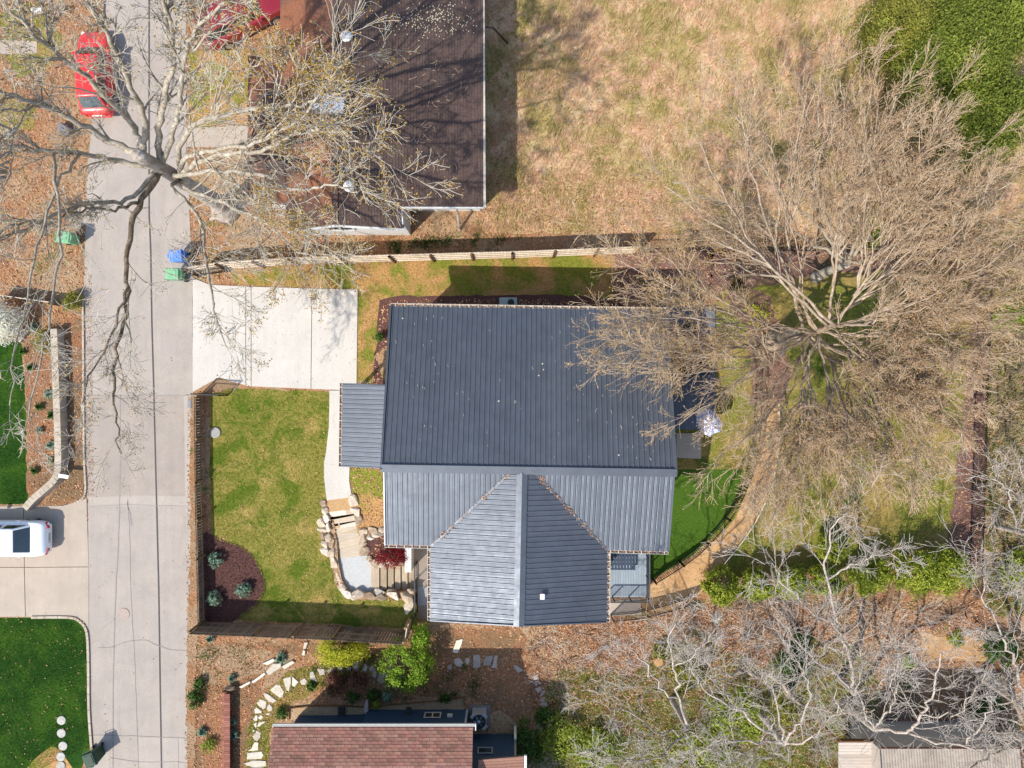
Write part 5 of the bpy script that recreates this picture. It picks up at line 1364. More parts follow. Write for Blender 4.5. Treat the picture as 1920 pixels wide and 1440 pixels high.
for x, y, r, h, m_, lb in ((662, 1304, 12, .5, 'midgreen', 'dark green bush by the gravel bed of the navy house'), (700, 1300, 11, .4, 'midgreen', 'green bush right of the tall grey stone'),
                           (727, 1302, 11, .45, 'sage', 'pale flowering bush in the shaded garden bed'), (705, 1318, 8, .3, 'wildgreen', 'light green clump against the gravel edging'), (835, 1308, 9, .3, 'midgreen', 'green tuft above the right end of the gravel bed'),
                           (530, 1336, 11, .4, 'midgreen', 'green leafy plant at the left end of the gravel bed'), (378, 1278, 10, .4, 'midgreen', 'upper green plant between the road and the red brick wall'),
                           (586, 1285, 8, .25, 'midgreen', 'small green clump beside the pale flagstones'), (395, 1395, 14, .4, 'wildgreen', 'loose light green weeds left of the red brick wall'), (368, 1300, 12, .5, 'midgreen', 'dark green plant at the road edge opposite the brick wall end'),
                           (372, 1312, 12, .5, 'midgreen', 'larger dark green plant just below its neighbour at the road edge'), (713, 633, 8, .5, 'midgreen', 'small green plant in the mulch against the west end of the big roof'), (1418, 590, 24, .4, 'yellowgreen', 'low yellow green weeds at the foot of the tan tree')):
    shrub('plant', lb, 'plant', x, y, r, h, m_, 420, (.03, .075), 16)
for x, y, r, lb in ((528, 1232, 14, 'spiky blue green plant on the pale stone edging'), (382, 1369, 12, 'spiky blue green plant beside the road left of the brick wall'), (440, 1376, 13, 'spiky blue green plant right of the brick wall'), (438, 1350, 9, 'smaller spiky plant against the right side of the brick wall'),
                    (437, 1270, 9, 'pale grey spiky plant in the bare soil'), (396, 1196, 9, 'pale low plant below the fence corner')):
    rosette('spiky_plant', lb, 'plant', x, y, r, .3, 'sage')
for x, y, r, lb, m_ in ((95, 738, 12, 'spiky green plant in the upper leaf bed left of the cream wall', 'sage'), (77, 762, 10, 'bushy green plant below the spiky one in the left bed', 'midgreen'), (100, 778, 11, 'leafy plant close to the cream wall in the left bed', 'midgreen'),
                        (78, 806, 8, 'tiny blue green plant in the middle of the left bed', 'sage'), (98, 835, 12, 'pale spiky plant near the lower part of the cream wall', 'sage'), (68, 882, 10, 'low green tuft at the bottom of the left bed', 'midgreen'),
                        (46, 660, 8, 'green plant under the white flowering shrub', 'midgreen'), (60, 690, 9, 'small green plant right of the shaded lawn corner', 'midgreen'), (66, 615, 12, 'long leaved green plant beside the pale log', 'sage'), (98, 862, 9, 'green tuft between the pale spiky plant and the wall end', 'midgreen')):
    rosette('bed_plant', lb, 'plant', x, y, r, .28, m_, 60)
shrub('flowering_shrub', 'white flowering shrub at the left edge below the pale fence', 'shrub', 24, 606, 36, 1.6, 'blossom', 9000, (.03, .07), 50, rx=36, csig=.16)
shrub('plant', 'yellow green bush at the road corner below the pale board fence', 'shrub', 142, 566, 18, .7, 'olive', 1400, (.03, .07), 24)
shrub('plant', 'olive green shrub along the top of the cream retaining wall', 'shrub', 94, 640, 20, .8, 'olive', 1600, (.03, .07), 26)
# evergreen hedge
for x, y, r, h, lb in ((1340, 1086, 30, 2.2, 'round evergreen at the end of the tan path, leftmost of the hedge row'), (1404, 1084, 27, 2.1, 'round evergreen next to the leftmost one in the hedge row'), (1468, 1082, 28, 2.0, 'evergreen half hidden by grey branches, third of the hedge row'),
                      (1530, 1078, 28, 2.0, 'evergreen behind grey twigs in the middle of the hedge row'), (1610, 1070, 34, 2.2, 'bright yellow green evergreen right of the twigs in the hedge row'), (1688, 1058, 44, 2.5, 'largest bright evergreen of the hedge row'), (1752, 1058, 40, 2.4, 'bright evergreen at the right end of the hedge row'),
                      (1545, 1018, 24, 1.8, 'dull evergreen standing above the middle of the hedge row')):
    shrub('evergreen_shrub', lb, 'shrub', x, y, r, h, 'hedge', 8500, (.03, .08), 46, 'evergreen hedge along the bottom of the back lawn', csig=.13)
gp = MB().lathe(P(1373, 1092, 0), [(.12, 0), (.16, .3), (.14, .3), (.13, .26), (.02, .26)], 12).build('plant_pot', plain('teal_pot', A(70, 120, 112), .5)); tag(gp, 'small teal pot between the two leftmost evergreens', 'pot')
# tall evergreens, top right
for x, y, r, h, n, lb in ((1725, 10, 62, 4.2, 12000, 'dull olive evergreen at the top right, leftmost of the clump'), (1815, 75, 92, 5.2, 30000, 'large bright evergreen in the middle of the top right clump'), (1900, -10, 84, 5.6, 22000, 'dark evergreen in the very top right corner'), (1893, 185, 82, 4.6, 23000, 'evergreen at the right edge below the corner evergreen')):
    p = P(x*.88+.12*960, y*.88+.12*720); t = thing('evergreen_tree', lb, 'tree', p, 0, 'evergreens at the top right corner')
    foliage('crown', (p.x, p.y, h*.5), r/36*.95, r/36*.95, h*.5, int(n*2.2), (.03, .08), 'evergreen' if x > 1750 else 'olive', t, 150, .19, -.6)
    foliage('young_leaves', (p.x, p.y, h*.55), r/36*.95, r/36*.95, h*.5, n//20, (.03, .08), 'wildgreen', t, 14, .16, .1)
    MB().tube([p, p+Vector((0, 0, h*.5)), p+Vector((0, 0, h*.85))], [.14, .1, .04], 8).build('trunk', M['barkdark'], t, True)
# undergrowth bushes bottom right
for i, (x, y, r, h, m_, n, lb) in enumerate(((1060, 1372, 42, 1.0, 'wildgreen', 3000, 'pale lime bush at the bottom right of the navy house'), (985, 1392, 34, .6, 'midgreen', 2400, 'dark green ivy patch beside the navy wing'), (1020, 1340, 14, .4, 'midgreen', 600, 'small ivy clump by the line of tan stones'),
      (1120, 1400, 40, .9, 'wildgreen', 2600, 'pale lime bush under the left grey tree'), (1385, 1330, 52, 1.0, 'wildgreen', 3600, 'wide green bush below the thick brown limb'), (1310, 1400, 56, .9, 'wildgreen', 3400, 'wide pale green bush at the bottom edge under grey branches'), (1480, 1245, 32, .8, 'midgreen', 2000, 'dark green bush in the middle of the grey trees'),
      (1500, 1200, 18, .6, 'midgreen', 800, 'small green bush above the dark one among the grey trees'), (1240, 1215, 18, .6, 'olive', 700, 'olive bush beside a cut stump near the gravel path'), (1290, 1260, 30, .7, 'olive', 1500, 'olive bush left of the thick brown limb'), (1480, 1330, 24, .6, 'olive', 900, 'low olive bush above the weathered deck'),
      (1700, 1240, 12, .4, 'lime', 400, 'tiny bright green plant above the shed shadow'), (1790, 1195, 16, .3, 'wildgreen', 400, 'small weeds at the top of the sandy patch'), (1870, 1210, 34, .9, 'midgreen', 2200, 'dark green bush at the right edge beside the leaning trunk'), (1840, 1320, 30, .8, 'midgreen', 1600, 'dark green bush right of the shed'),
      (1890, 1060, 34, 1.2, 'hedge', 2600, 'green bush at the right edge below the black fence'), (1870, 560, 40, .8, 'olive', 1700, 'olive bush beyond the black fence at the right'), (1880, 600, 34, .8, 'lime', 900, 'bright green weeds beyond the black fence'), (1740, 400, 46, 1.0, 'midgreen', 2200, 'green bush showing through the top of the tan tree'),
      (1640, 440, 34, .6, 'wildgreen', 1200, 'light green weeds behind the black top fence'), (1700, 350, 30, .9, 'wildgreen', 1200, 'light green bush seen between the upper tan branches'), (1100, 660, 0, 0, '', 0, ''))):
    if n: shrub('bush', lb, 'bush', x, y, r, h, m_, n, (.035, .09), 30, csig=.2)

# ------------------------------------------------------------------ bare trees
class Tree:
    def __init__(s): s.br = {}; s.tips = []
    def put(s, key, pts, rad): s.br.setdefault((key, len(pts)), []).append((pts, rad))
    def grow(s, p, d, L, r, lev, maxlev, cfg):
        n = cfg['seg'][min(lev, len(cfg['seg'])-1)]; pts = [p]; rad = [r]; step = L/n; cur = d; w = cfg['wander']
        for i in range(n):
            cur = (cur+np.random.normal(0, w, 3)+np.array([0, 0, cfg['up']])).astype(float); cur /= np.linalg.norm(cur)
            pts.append(pts[-1]+cur*step); rad.append(max(cfg['rmin'], r*(1-.8*(i+1)/n)))
        pts = np.array(pts); rad = np.array(rad)
        if pts[:, 2].min() < .4: return
        s.put('twig' if lev >= cfg['twiglev'] else 'limb', pts, rad)
        if lev >= maxlev: s.tips.append(pts); return
        s.kids(pts, rad, L, lev, maxlev, cfg)
    def kids(s, pts, rad, L, lev, maxlev, cfg, fmin=.18):
        k = cfg['kids'][min(lev, len(cfg['kids'])-1)]; k = max(1, int(round(k*np.random.uniform(.8, 1.2)))); seg = len(pts)-1
        for j in range(k):
            f = fmin+(1-fmin)*(j+np.random.uniform(.2, .9))/k; f = min(f, .999); i = int(f*seg); u = f*seg-i
            p = pts[i]*(1-u)+pts[i+1]*u; rr = rad[i]*(1-u)+rad[i+1]*u; d = pts[i+1]-pts[i]; d = d/(np.linalg.norm(d)+1e-9)
            a = np.random.normal(0, 1, 3); a -= d*a.dot(d); a /= np.linalg.norm(a)+1e-9
            ang = np.random.normal(cfg['ang'], cfg['angs']); dd = d*math.cos(ang)+a*math.sin(ang)
            Lk = L*np.random.uniform(*cfg['ratio'])*(1.15-.55*f)
            s.grow(p, dd, max(Lk, .25), max(cfg['rmin'], rr*cfg['rr']), lev+1, maxlev, cfg)
    def limb(s, pts, r0, r1, cfg, maxlev, key, n=5, jit=.06, fmin=.18, lev=0):
        s.mains = getattr(s, 'mains', [])
        pp = catmull([Vector(p) for p in pts], n); L = sum((pp[i+1]-pp[i]).length for i in range(len(pp)-1))
        P_ = np.array([np.array(v) for v in pp]); P_[1:-1] += np.random.normal(0, jit, (len(pp)-2, 3))
        t = np.linspace(0, 1, len(pp)); rad = r0+(r1-r0)*t**.8
        s.mains.append((key, P_, rad)); s.kids(P_, rad, L*cfg.get('limbL', .55), lev, maxlev, cfg, fmin)
    def tubes(s, key, name, mat, parent, sides):
        V, F, off = [], [], 0
        for k, P_, rad in getattr(s, 'mains', []):
            if k == key:
                mb = MB().tube([Vector(p) for p in P_], list(rad), sides); mb.build(name, mat, parent, True, True)
        for (k, n), lst in s.br.items():
            if k != key: continue
            P_ = np.array([a for a, b in lst]); Rr = np.array([b for a, b in lst]); B = len(lst)
            T = np.empty_like(P_); T[:, 1:-1] = P_[:, 2:]-P_[:, :-2]; T[:, 0] = P_[:, 1]-P_[:, 0]; T[:, -1] = P_[:, -1]-P_[:, -2]
            T /= np.linalg.norm(T, axis=2)[..., None]+1e-9
            ref = np.zeros((B, 1, 3)); D = P_[:, -1]-P_[:, 0]; D /= np.linalg.norm(D, axis=1)[:, None]+1e-9
            ax = np.argmin(np.abs(D), axis=1); ref[np.arange(B), 0, ax] = 1
            U = np.cross(T, np.broadcast_to(ref, T.shape)); U /= np.linalg.norm(U, axis=2)[..., None]+1e-9; W = np.cross(T, U)
            a = 2*np.pi*np.arange(sides)/sides
            ring = P_[:, :, None, :]+Rr[:, :, None, None]*(U[:, :, None, :]*np.cos(a)[None, None, :, None]+W[:, :, None, :]*np.sin(a)[None, None, :, None])
            V.append(ring.reshape(-1, 3))
            b = np.arange(B)[:, None, None]*n*sides; i = np.arange(n-1)[None, :, None]*sides; kk = np.arange(sides)[None, None, :]; k2 = (kk+1) % sides
            q = np.stack([b+i+kk, b+i+k2, b+i+sides+k2, b+i+sides+kk], -1).reshape(-1, 4)+off
            F.append(q); off += B*n*sides
        if not V: return None
        me = fast_mesh(name, np.concatenate(V), np.concatenate(F)); me.polygons.foreach_set('use_smooth', np.ones(len(me.polygons), bool))
        o = link_mesh(name, me, mat, parent, True); o['kind'] = 'stuff'; return o
    def buds(s, name, mat, parent, per, size, spread_=.05, keep=1.0, sel=None):
        c = []
        for t in s.tips:
            if random.random() > keep: continue
            if sel is not None and not sel(t[-1]): continue
            for _ in range(per):
                f = random.random()**.6*(len(t)-1.001); i = int(f); u = f-i; c.append(t[i]*(1-u)+t[i+1]*u)
        if not c: return None
        c = np.array(c); c += np.random.normal(0, spread_, c.shape)
        o = link_mesh(name, quads_mesh(name, c, size, 1.0, .6), mat, parent, True); o['kind'] = 'stuff'; return o
def nP(x, y, z): return P(x, y, z)

# --- the big pale tree by the road
T1 = Tree(); tree1 = thing('bare_tree', 'huge pale leafless tree beside the road with wide crooked limbs', 'tree', P(425, 392))
cfgA = dict(seg=[6, 6, 5, 4, 2], kids=[14, 6, 5, 3], wander=.13, up=.0, ang=.64, angs=.24, ratio=(.42, .8), rr=.5, rmin=.0085, twiglev=2, limbL=.33)
base = P(425, 392)
trunk_p = [base, base+Vector((.05, .02, 2)), base+Vector((-.08, .06, 4.2)), base+Vector((.04, .02, 6.4)), base+Vector((-.1, .05, 8.6))]
tm = MB(); tp = catmull(trunk_p, 6); tm.tube(tp, [max(.27, .8-.1*i if i < 4 else .44-.008*i) for i in range(len(tp))], 16)
tm.build('trunk', M['barkgrey'], tree1, True, True)
FL, FM, FR_ = (266, 290, 8.4), (300, 315, 7), (338, 339, 5.2)
limbsA = [([FL, (200, 262, 8.7), (120, 215, 10.2), (60, 190, 11.2), (-20, 165, 12.2)], .26, .07), ([FL, (250, 240, 8.7), (180, 160, 11.2), (120, 110, 12.7), (60, 60, 14.2), (5, 5, 15.2)], .24, .05),
          ([FL, (272, 230, 9.2), (240, 150, 11.7), (215, 90, 13.2), (180, 30, 14.7), (150, -20, 15.7)], .24, .05), ([FM, (300, 240, 8.7), (312, 170, 10.2), (325, 100, 11.7), (318, 40, 13.2), (300, -20, 14.7)], .24, .06),
          ([FM, (325, 250, 8.7), (338, 190, 10.7), (342, 120, 12.2), (370, 50, 13.7), (430, 0, 14.7)], .2, .05), ([FR_, (340, 262, 8.7), (400, 220, 10.7), (470, 204, 11.7), (550, 198, 12.7), (610, 186, 13.2), (655, 168, 13.7)], .22, .03),
          ([FR_, (345, 300, 8.2), (400, 280, 9.7), (480, 268, 11.2), (560, 222, 12.7), (620, 150, 13.7), (655, 108, 14.2)], .2, .03), ([FR_, (350, 318, 8.2), (415, 290, 9.7), (485, 284, 10.7), (560, 250, 11.7), (630, 246, 12.7), (680, 270, 13.2), (715, 295, 13.7)], .22, .025),
          ([FR_, (335, 330, 7.7), (420, 320, 9.7), (500, 334, 11.2), (560, 356, 12.2), (625, 347, 13.2), (670, 360, 13.7)], .2, .025), ([FR_, (350, 352, 7.7), (440, 390, 8.7), (500, 420, 9.7), (560, 470, 10.7), (640, 498, 11.2)], .18, .025),
          ([FR_, (325, 352, 7.7), (372, 410, 8.7), (384, 470, 9.7), (396, 540, 10.7), (404, 590, 11.2), (424, 650, 11.7)], .16, .02), ([FM, (215, 300, 7.7), (150, 288, 9.2), (80, 282, 10.2), (0, 272, 11.2)], .2, .07),
          ([(150, 288, 9.2), (110, 345, 10.7), (75, 440, 11.7), (52, 560, 12.7), (28, 650, 13.7), (18, 760, 14.2)], .1, .02), ([(100, 288, 10.0), (112, 420, 11.7), (105, 520, 12.2), (85, 640, 13.2), (60, 750, 13.7), (38, 850, 14.2)], .1, .018),
          ([FM, (235, 375, 7.7), (170, 380, 8.7), (110, 400, 9.7), (55, 428, 10.7), (-10, 445, 11.7)], .17, .05), ([(480, 268, 11.2), (520, 240, 12.2), (560, 170, 13.2), (590, 130, 13.7)], .07, .02),
          ([(400, 220, 10.7), (440, 170, 12.2), (480, 120, 13.2), (530, 90, 13.7)], .08, .02), ([(420, 320, 9.7), (470, 370, 10.7), (520, 400, 11.7), (600, 420, 12.2)], .08, .02),
          ([(60, 190, 11.2), (30, 240, 12.2), (20, 310, 12.7), (0, 380, 13.2)], .06, .02)]
cfgS = dict(cfgA, kids=[7, 5, 4, 2])
for pts, r0, r1 in limbsA: T1.limb([P(*p) for p in pts], r0*.62, r1*.9, cfgS if pts[0][0] < 160 else cfgA, 3, 'main', 5, .04, .2)
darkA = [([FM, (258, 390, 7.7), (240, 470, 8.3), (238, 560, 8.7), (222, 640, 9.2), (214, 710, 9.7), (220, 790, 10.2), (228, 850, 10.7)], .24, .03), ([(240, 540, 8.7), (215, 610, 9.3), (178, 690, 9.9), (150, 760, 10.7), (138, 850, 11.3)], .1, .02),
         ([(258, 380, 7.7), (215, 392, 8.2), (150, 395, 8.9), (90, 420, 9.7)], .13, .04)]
for pts, r0, r1 in darkA: T1.limb([P(*p) for p in pts], r0*.6, r1*.75, cfgA, 3, 'darkmain', 5, .06, .3)  # these few limbs get the darker bark mix
for rt in range(5):
    a = rt*1.26+random.uniform(-.2, .2); L = random.uniform(.5, .9); d = Vector((math.cos(a), math.sin(a), 0)); q = base+d*.45+Vector((0, 0, .32))
    MB().tube([q, q+d*L*.4+Vector((0, 0, -.2)), q+d*L+Vector((.1*math.sin(a*3), .1, -.36))], [.24, .15, .05], 7).build('root', M['barkgrey'], tree1, True, True)
hub = [(l[0][-3], l[0][-1]) for l in [(L_[0],) for L_ in limbsA] if l[0][-1][0] < 460]
for k in range(60):
    A0_, B0_ = random.choice(hub); u = random.uniform(.0, .7)
    st_ = [A0_[i]+(B0_[i]-A0_[i])*u for i in range(3)]
    ang = math.atan2(st_[1]-300, st_[0]-290)+random.uniform(-.7, .7); L = random.uniform(90, 210)
    e = (st_[0]+math.cos(ang)*L, st_[1]+math.sin(ang)*L, min(14.5, st_[2]+random.uniform(.6, 2.2))); m_ = ((st_[0]+e[0])/2+random.uniform(-16, 16), (st_[1]+e[1])/2+random.uniform(-16, 16), (st_[2]+e[2])/2+.3)
    if (e[0] < 170 and e[1] > 470) or e[1] > 640: continue
    T1.limb([P(*st_), P(*m_), P(*e)], random.uniform(.035, .06), .012, cfgA, 2, 'main', 5, .04, .15)
T1.tubes('main', 'limb', M['barkpale'], tree1, 8); T1.tubes('darkmain', 'dark_limb', M['barkdark'], tree1, 8)
T1.tubes('limb', 'branches', M['barkpale'], tree1, 5); T1.tubes('twig', 'twigs', M['twigpale'], tree1, 3)
T1.buds('buds', M['budyellow'], tree1, 2, (.018, .05), .05, .5)
T1.buds('bud_clusters', M['budyellow'], tree1, 5, (.02, .055), .07, .8, lambda p: p[0] > P(500, 0, 11).x)

# --- the wide tan tree on the right
T2 = Tree(); tree2 = thing('bare_tree', 'wide tan leafless tree with fine upswept twigs covering the back lawn', 'tree', P(1446, 640))
cfgB = dict(seg=[6, 5, 4, 3, 2], kids=[8, 6, 5, 4], wander=.13, up=.0, ang=.46, angs=.2, ratio=(.4, .75), rr=.5, rmin=.0072, twiglev=2, limbL=.48)
base = P(1446, 640)
tm = MB(); tp = catmull([base, base+Vector((.02, .05, 1.2)), base+Vector((.1, .1, 2.6)), base+Vector((.1, .1, 3.6))], 5)
tm.tube(tp, [.55-.04*min(4, i)+0 if i < 4 else .4-.006*i for i in range(len(tp))], 14); tm.build('trunk', M['barktan'], tree2, True, True)
edgeB = [(1145, 560, 11), (1150, 640, 11), (1150, 500, 11), (1190, 440, 10.5), (1185, 720, 10.5), (1215, 800, 10), (1235, 850, 9.5), (1300, 880, 9), (1200, 370, 11), (1240, 300, 12), (1300, 230, 12.5), (1370, 160, 13), (1440, 110, 13.5), (1510, 95, 13.5), (1580, 110, 13.5), (1650, 120, 13),
         (1720, 150, 13), (1790, 190, 12.5), (1840, 240, 12), (1900, 290, 12), (1930, 380, 12), (1930, 470, 12), (1940, 560, 11.5), (1950, 640, 11), (1930, 720, 11), (1880, 800, 10.5), (1860, 880, 10), (1790, 930, 9.5), (1740, 990, 9), (1680, 1000, 9), (1620, 1010, 8.5), (1560, 980, 8.5), (1500, 960, 8.5), (1440, 940, 8.5), (1380, 930, 8.5),
         (1560, 250, 13.5), (1650, 300, 13.5), (1430, 300, 13.5), (1350, 420, 12.5), (1750, 450, 13), (1700, 640, 12), (1650, 780, 10.5), (1300, 600, 11.5), (1160, 590, 11), (1170, 680, 11), (1200, 760, 10.5), (1215, 690, 11), (1250, 760, 10), (1275, 850, 9.5), (1240, 620, 11), (1180, 520, 11), (1230, 540, 11), (1330, 800, 9.5), (1340, 900, 9), (1310, 700, 10.5)]
lead = [base+Vector((.1, .1, 3.2)), base+Vector((.15, .1, 5)), base+Vector((.05, .2, 7)), base+Vector((.2, .1, 9)), base+Vector((.1, .2, 10.5))]
T2.limb(lead, .17, .03, cfgB, 3, 'main', 5, .05, .3)
leadc = catmull(lead, 6)
def ell(a, f):
    rx = 400 if math.cos(a) < 0 else 410; ry = 470 if math.sin(a) < 0 else 400
    return (1535+rx*f*math.cos(a), 565+ry*f*math.sin(a))
mainsB = []
for k in range(23):
    a = (k/13*math.pi if k < 13 else math.pi+(k-13)/10*math.pi)+random.uniform(-.1, .1); ex, ey = ell(a, random.uniform(.86, 1.0))
    zt = 9.6+1.6*max(0, -math.sin(a)); e = P(ex, ey, zt); zz_ = random.uniform(3.4, 5.8) if math.sin(a) > -.2 else random.uniform(3.6, 7.4)
    s0 = min(leadc, key=lambda v: abs(v.z-zz_)); d = e-s0; perp = Vector((-d.y, d.x, 0)).normalized()*random.uniform(-.10, .10)*d.length
    pts = [s0, s0+d*.3+perp*.8+Vector((0, 0, .4)), s0+d*.64+perp+Vector((0, 0, .5)), e]
    T2.limb(pts, random.uniform(.05, .09), .018, cfgB, 3, 'main', 5, .06, .25); mainsB.append((a, catmull(pts, 8)))
for k in range(135):
    a = random.choice((random.uniform(0, 2*math.pi), random.uniform(-.1, 3.5), random.uniform(-1.3, .9))); f = random.uniform(.5, 1.0)**.7; ex, ey = ell(a, f)
    if (ex < 1240 and ey > 780) or (1225 < ex < 1410 and 630 < ey < 850): continue
    e = P(ex, ey, 9.2+1.6*max(0, -math.sin(a))+random.uniform(-.8, .9))
    am, pp = min(mainsB, key=lambda m: abs((m[0]-a-random.uniform(-.25, .25)+math.pi) % (2*math.pi)-math.pi))
    s0 = pp[int(random.uniform(.14, .5)*len(pp))]; d = e-s0
    if d.length < 1.2: continue
    perp = Vector((-d.y, d.x, 0)).normalized()*random.uniform(-.12, .12)*d.length
    T2.limb([s0, s0+d*.45+perp+Vector((0, 0, .35)), e], random.uniform(.03, .06), .013, cfgB, 3, 'main', 5, .05, .15)
T2.tubes('main', 'limb', M['barktan'], tree2, 7); T2.tubes('limb', 'branches', M['barktan'], tree2, 4); T2.tubes('twig', 'twigs', M['twigtan'], tree2, 3)
T2.buds('buds', M['budtan'], tree2, 2, (.015, .040), .10, .95)
T2.buds('bud_clusters', M['budyellow'], tree2, 2, (.018, .042), .08, .7, lambda p: p[0] < P(1380, 0, 10).x and p[1] < P(0, 400, 10).y)

# --- second stem group behind it, pale thick limbs
T3 = Tree(); tree3 = thing('bare_tree', 'pale thick limbed leafless tree rising behind the wide tan tree', 'tree', P(1528, 520))
base = P(1528, 520)
MB().tube(catmull([base, base+Vector((.05, .1, 1.5)), base+Vector((.1, .1, 3.4))], 5), [.34, .28, .25, .23, .22, .21, .2, .19, .18, .17, .16], 12).build('trunk', M['barkpale'], tree3, True, True)
S0 = (1588, 497, 3.4)
for pts in ([S0, (1585, 450, 5), (1612, 400, 6.5), (1600, 330, 8.5), (1590, 250, 10.5), (1575, 150, 12.5)], [S0, (1560, 440, 5.5), (1530, 360, 8), (1525, 280, 10), (1540, 180, 12)], [S0, (1640, 420, 6), (1690, 360, 8), (1760, 320, 10), (1850, 280, 12)],
            [S0, (1650, 480, 5.5), (1720, 430, 8), (1800, 400, 10), (1900, 340, 12)], [S0, (1610, 450, 5.5), (1640, 360, 8), (1650, 270, 10.5), (1680, 180, 12.5)], [S0, (1540, 430, 5.5), (1480, 370, 8), (1420, 300, 10), (1380, 220, 12)], [S0, (1520, 450, 5.5), (1440, 420, 8), (1340, 380, 10), (1260, 340, 11.5)]):
    T3.limb([P(a_, b_, c_*.88 if c_ > 6 else c_) for a_, b_, c_ in pts], .09, .018, cfgB, 3, 'main', 5, .06, .25)
T3.tubes('main', 'limb', M['barkpale'], tree3, 7); T3.tubes('limb', 'branches', M['barktan'], tree3, 4); T3.tubes('twig', 'twigs', M['twigtan'], tree3, 3)
T3.buds('buds', M['budtan'], tree3, 2, (.016, .045), .05, .7)

# --- grey crooked trees along the bottom right
cfgC = dict(seg=[6, 6, 5, 4, 2], kids=[9, 6, 5, 3], wander=.17, up=.02, ang=.66, angs=.24, ratio=(.42, .82), rr=.5, rmin=.0075, twiglev=2, limbL=.42)
def grey_tree(label, base_px, limbs, trunk_r, fork_z, seed, maxlev=3, mat='barkgrey'):
    np.random.seed(seed); T = Tree(); b = P(*base_px); t = thing('bare_tree', label, 'tree', b)
    f = P(limbs[0][0][0][0], limbs[0][0][0][1], limbs[0][0][0][2])
    MB().tube(catmull([b, b.lerp(f, .5)+Vector((.06, -.04, 0)), f], 5), [trunk_r*(1-.04*i) for i in range(11)], 10).build('trunk', M[mat], t, True, True)
    for pts, r0, r1 in limbs: T.limb([P(*p) for p in pts], r0*.62, r1*.75, cfgC, maxlev, 'main', 5, .07, .15)
    T.tubes('main', 'limb', M[mat], t, 7); T.tubes('limb', 'branches', M['barkgrey'], t, 4); T.tubes('twig', 'twigs', M['twiggrey'], t, 3)
    return t
f = (1602, 1300, 3)
grey_tree('tall grey leafless tree left of the corrugated shed with a bright leaning stem', (1575, 1272), [([f, (1600, 1262, 4.5), (1580, 1198, 6), (1550, 1085, 8), (1558, 1010, 9), (1590, 960, 10)], .15, .03), ([(1580, 1198, 6), (1560, 1170, 7), (1500, 1130, 8.5), (1450, 1060, 9.5), (1410, 1055, 10)], .07, .02),
          ([(1550, 1085, 8), (1600, 1060, 9), (1660, 1040, 10), (1700, 1055, 10.5)], .07, .02), ([f, (1560, 1260, 5), (1510, 1220, 7), (1470, 1170, 8.5), (1440, 1120, 9.5)], .1, .02), ([f, (1650, 1280, 5), (1690, 1210, 7), (1700, 1150, 8)], .06, .015)], .22, 3, 11)
f = (1640, 1368, 3.5)
grey_tree('whitish crooked leafless tree spreading over the corrugated shed roof', (1580, 1318), [([f, (1705, 1370, 5), (1725, 1340, 6), (1750, 1300, 7.5), (1755, 1260, 8.5), (1770, 1220, 9.5)], .14, .025), ([(1705, 1375, 5), (1780, 1400, 6), (1830, 1370, 7), (1850, 1330, 8), (1900, 1310, 9)], .1, .02),
          ([f, (1660, 1335, 5), (1680, 1300, 6.5), (1670, 1270, 7.5), (1690, 1230, 8.5)], .08, .02), ([f, (1620, 1330, 4.5), (1610, 1280, 6), (1625, 1240, 7)], .09, .02), ([(1725, 1340, 6), (1790, 1340, 7), (1830, 1290, 8), (1850, 1260, 9)], .06, .018), ([(1780, 1400, 6), (1850, 1395, 7), (1910, 1385, 8)], .06, .018)], .2, 3.5, 23)
f = (1470, 1395, 4)
grey_tree('grey leafless tree at the bottom with long stems reaching up and left', (1415, 1325), [([f, (1438, 1368, 5), (1357, 1319, 6.5), (1315, 1285, 8), (1293, 1250, 9)], .13, .025), ([f, (1400, 1390, 5.5), (1330, 1400, 7), (1280, 1430, 8)], .1, .02), ([f, (1500, 1350, 5.5), (1520, 1300, 7), (1500, 1250, 8.5), (1470, 1200, 9.5)], .11, .02),
          ([f, (1520, 1385, 5.5), (1560, 1340, 7), (1570, 1290, 8)], .1, .02), ([f, (1440, 1420, 5), (1380, 1450, 6.5), (1290, 1470, 8)], .09, .02), ([f, (1460, 1340, 5.5), (1440, 1280, 7.5), (1400, 1230, 9)], .08, .02)], .2, 4, 31)
f = (1490, 1312, 2.5)
grey_tree('low tree with a thick brown bent limb in the undergrowth', (1475, 1295), [([f, (1452, 1270, 3.5), (1400, 1262, 4.2), (1357, 1262, 4.8), (1310, 1225, 5.5), (1295, 1215, 6)], .17, .05), ([(1400, 1262, 4.2), (1370, 1300, 5), (1330, 1330, 6), (1300, 1370, 7)], .08, .02), ([f, (1540, 1330, 3.5), (1590, 1340, 4.5), (1640, 1330, 5.5)], .12, .03)], .22, 2.5, 41, 2, 'barktan')
f = (1290, 1370, 3.5)
grey_tree('grey leafless tree left of the thick brown limb with many white twigs', (1258, 1310), [([f, (1275, 1310, 5), (1262, 1250, 6.5), (1255, 1190, 8), (1290, 1150, 9)], .12, .02), ([(1275, 1310, 5), (1230, 1280, 6.5), (1200, 1230, 8), (1150, 1200, 9)], .08, .018), ([f, (1230, 1370, 5), (1170, 1330, 6.5), (1110, 1310, 8)], .09, .018), ([f, (1240, 1420, 5.5), (1180, 1430, 7), (1120, 1430, 8)], .09, .018),
          ([(1262, 1250, 6.5), (1310, 1220, 7.5), (1350, 1170, 8.5)], .06, .015), ([f, (1330, 1400, 5), (1360, 1440, 6.5)], .07, .02)], .17, 3.5, 53)
f = (1926, 1330, 4)
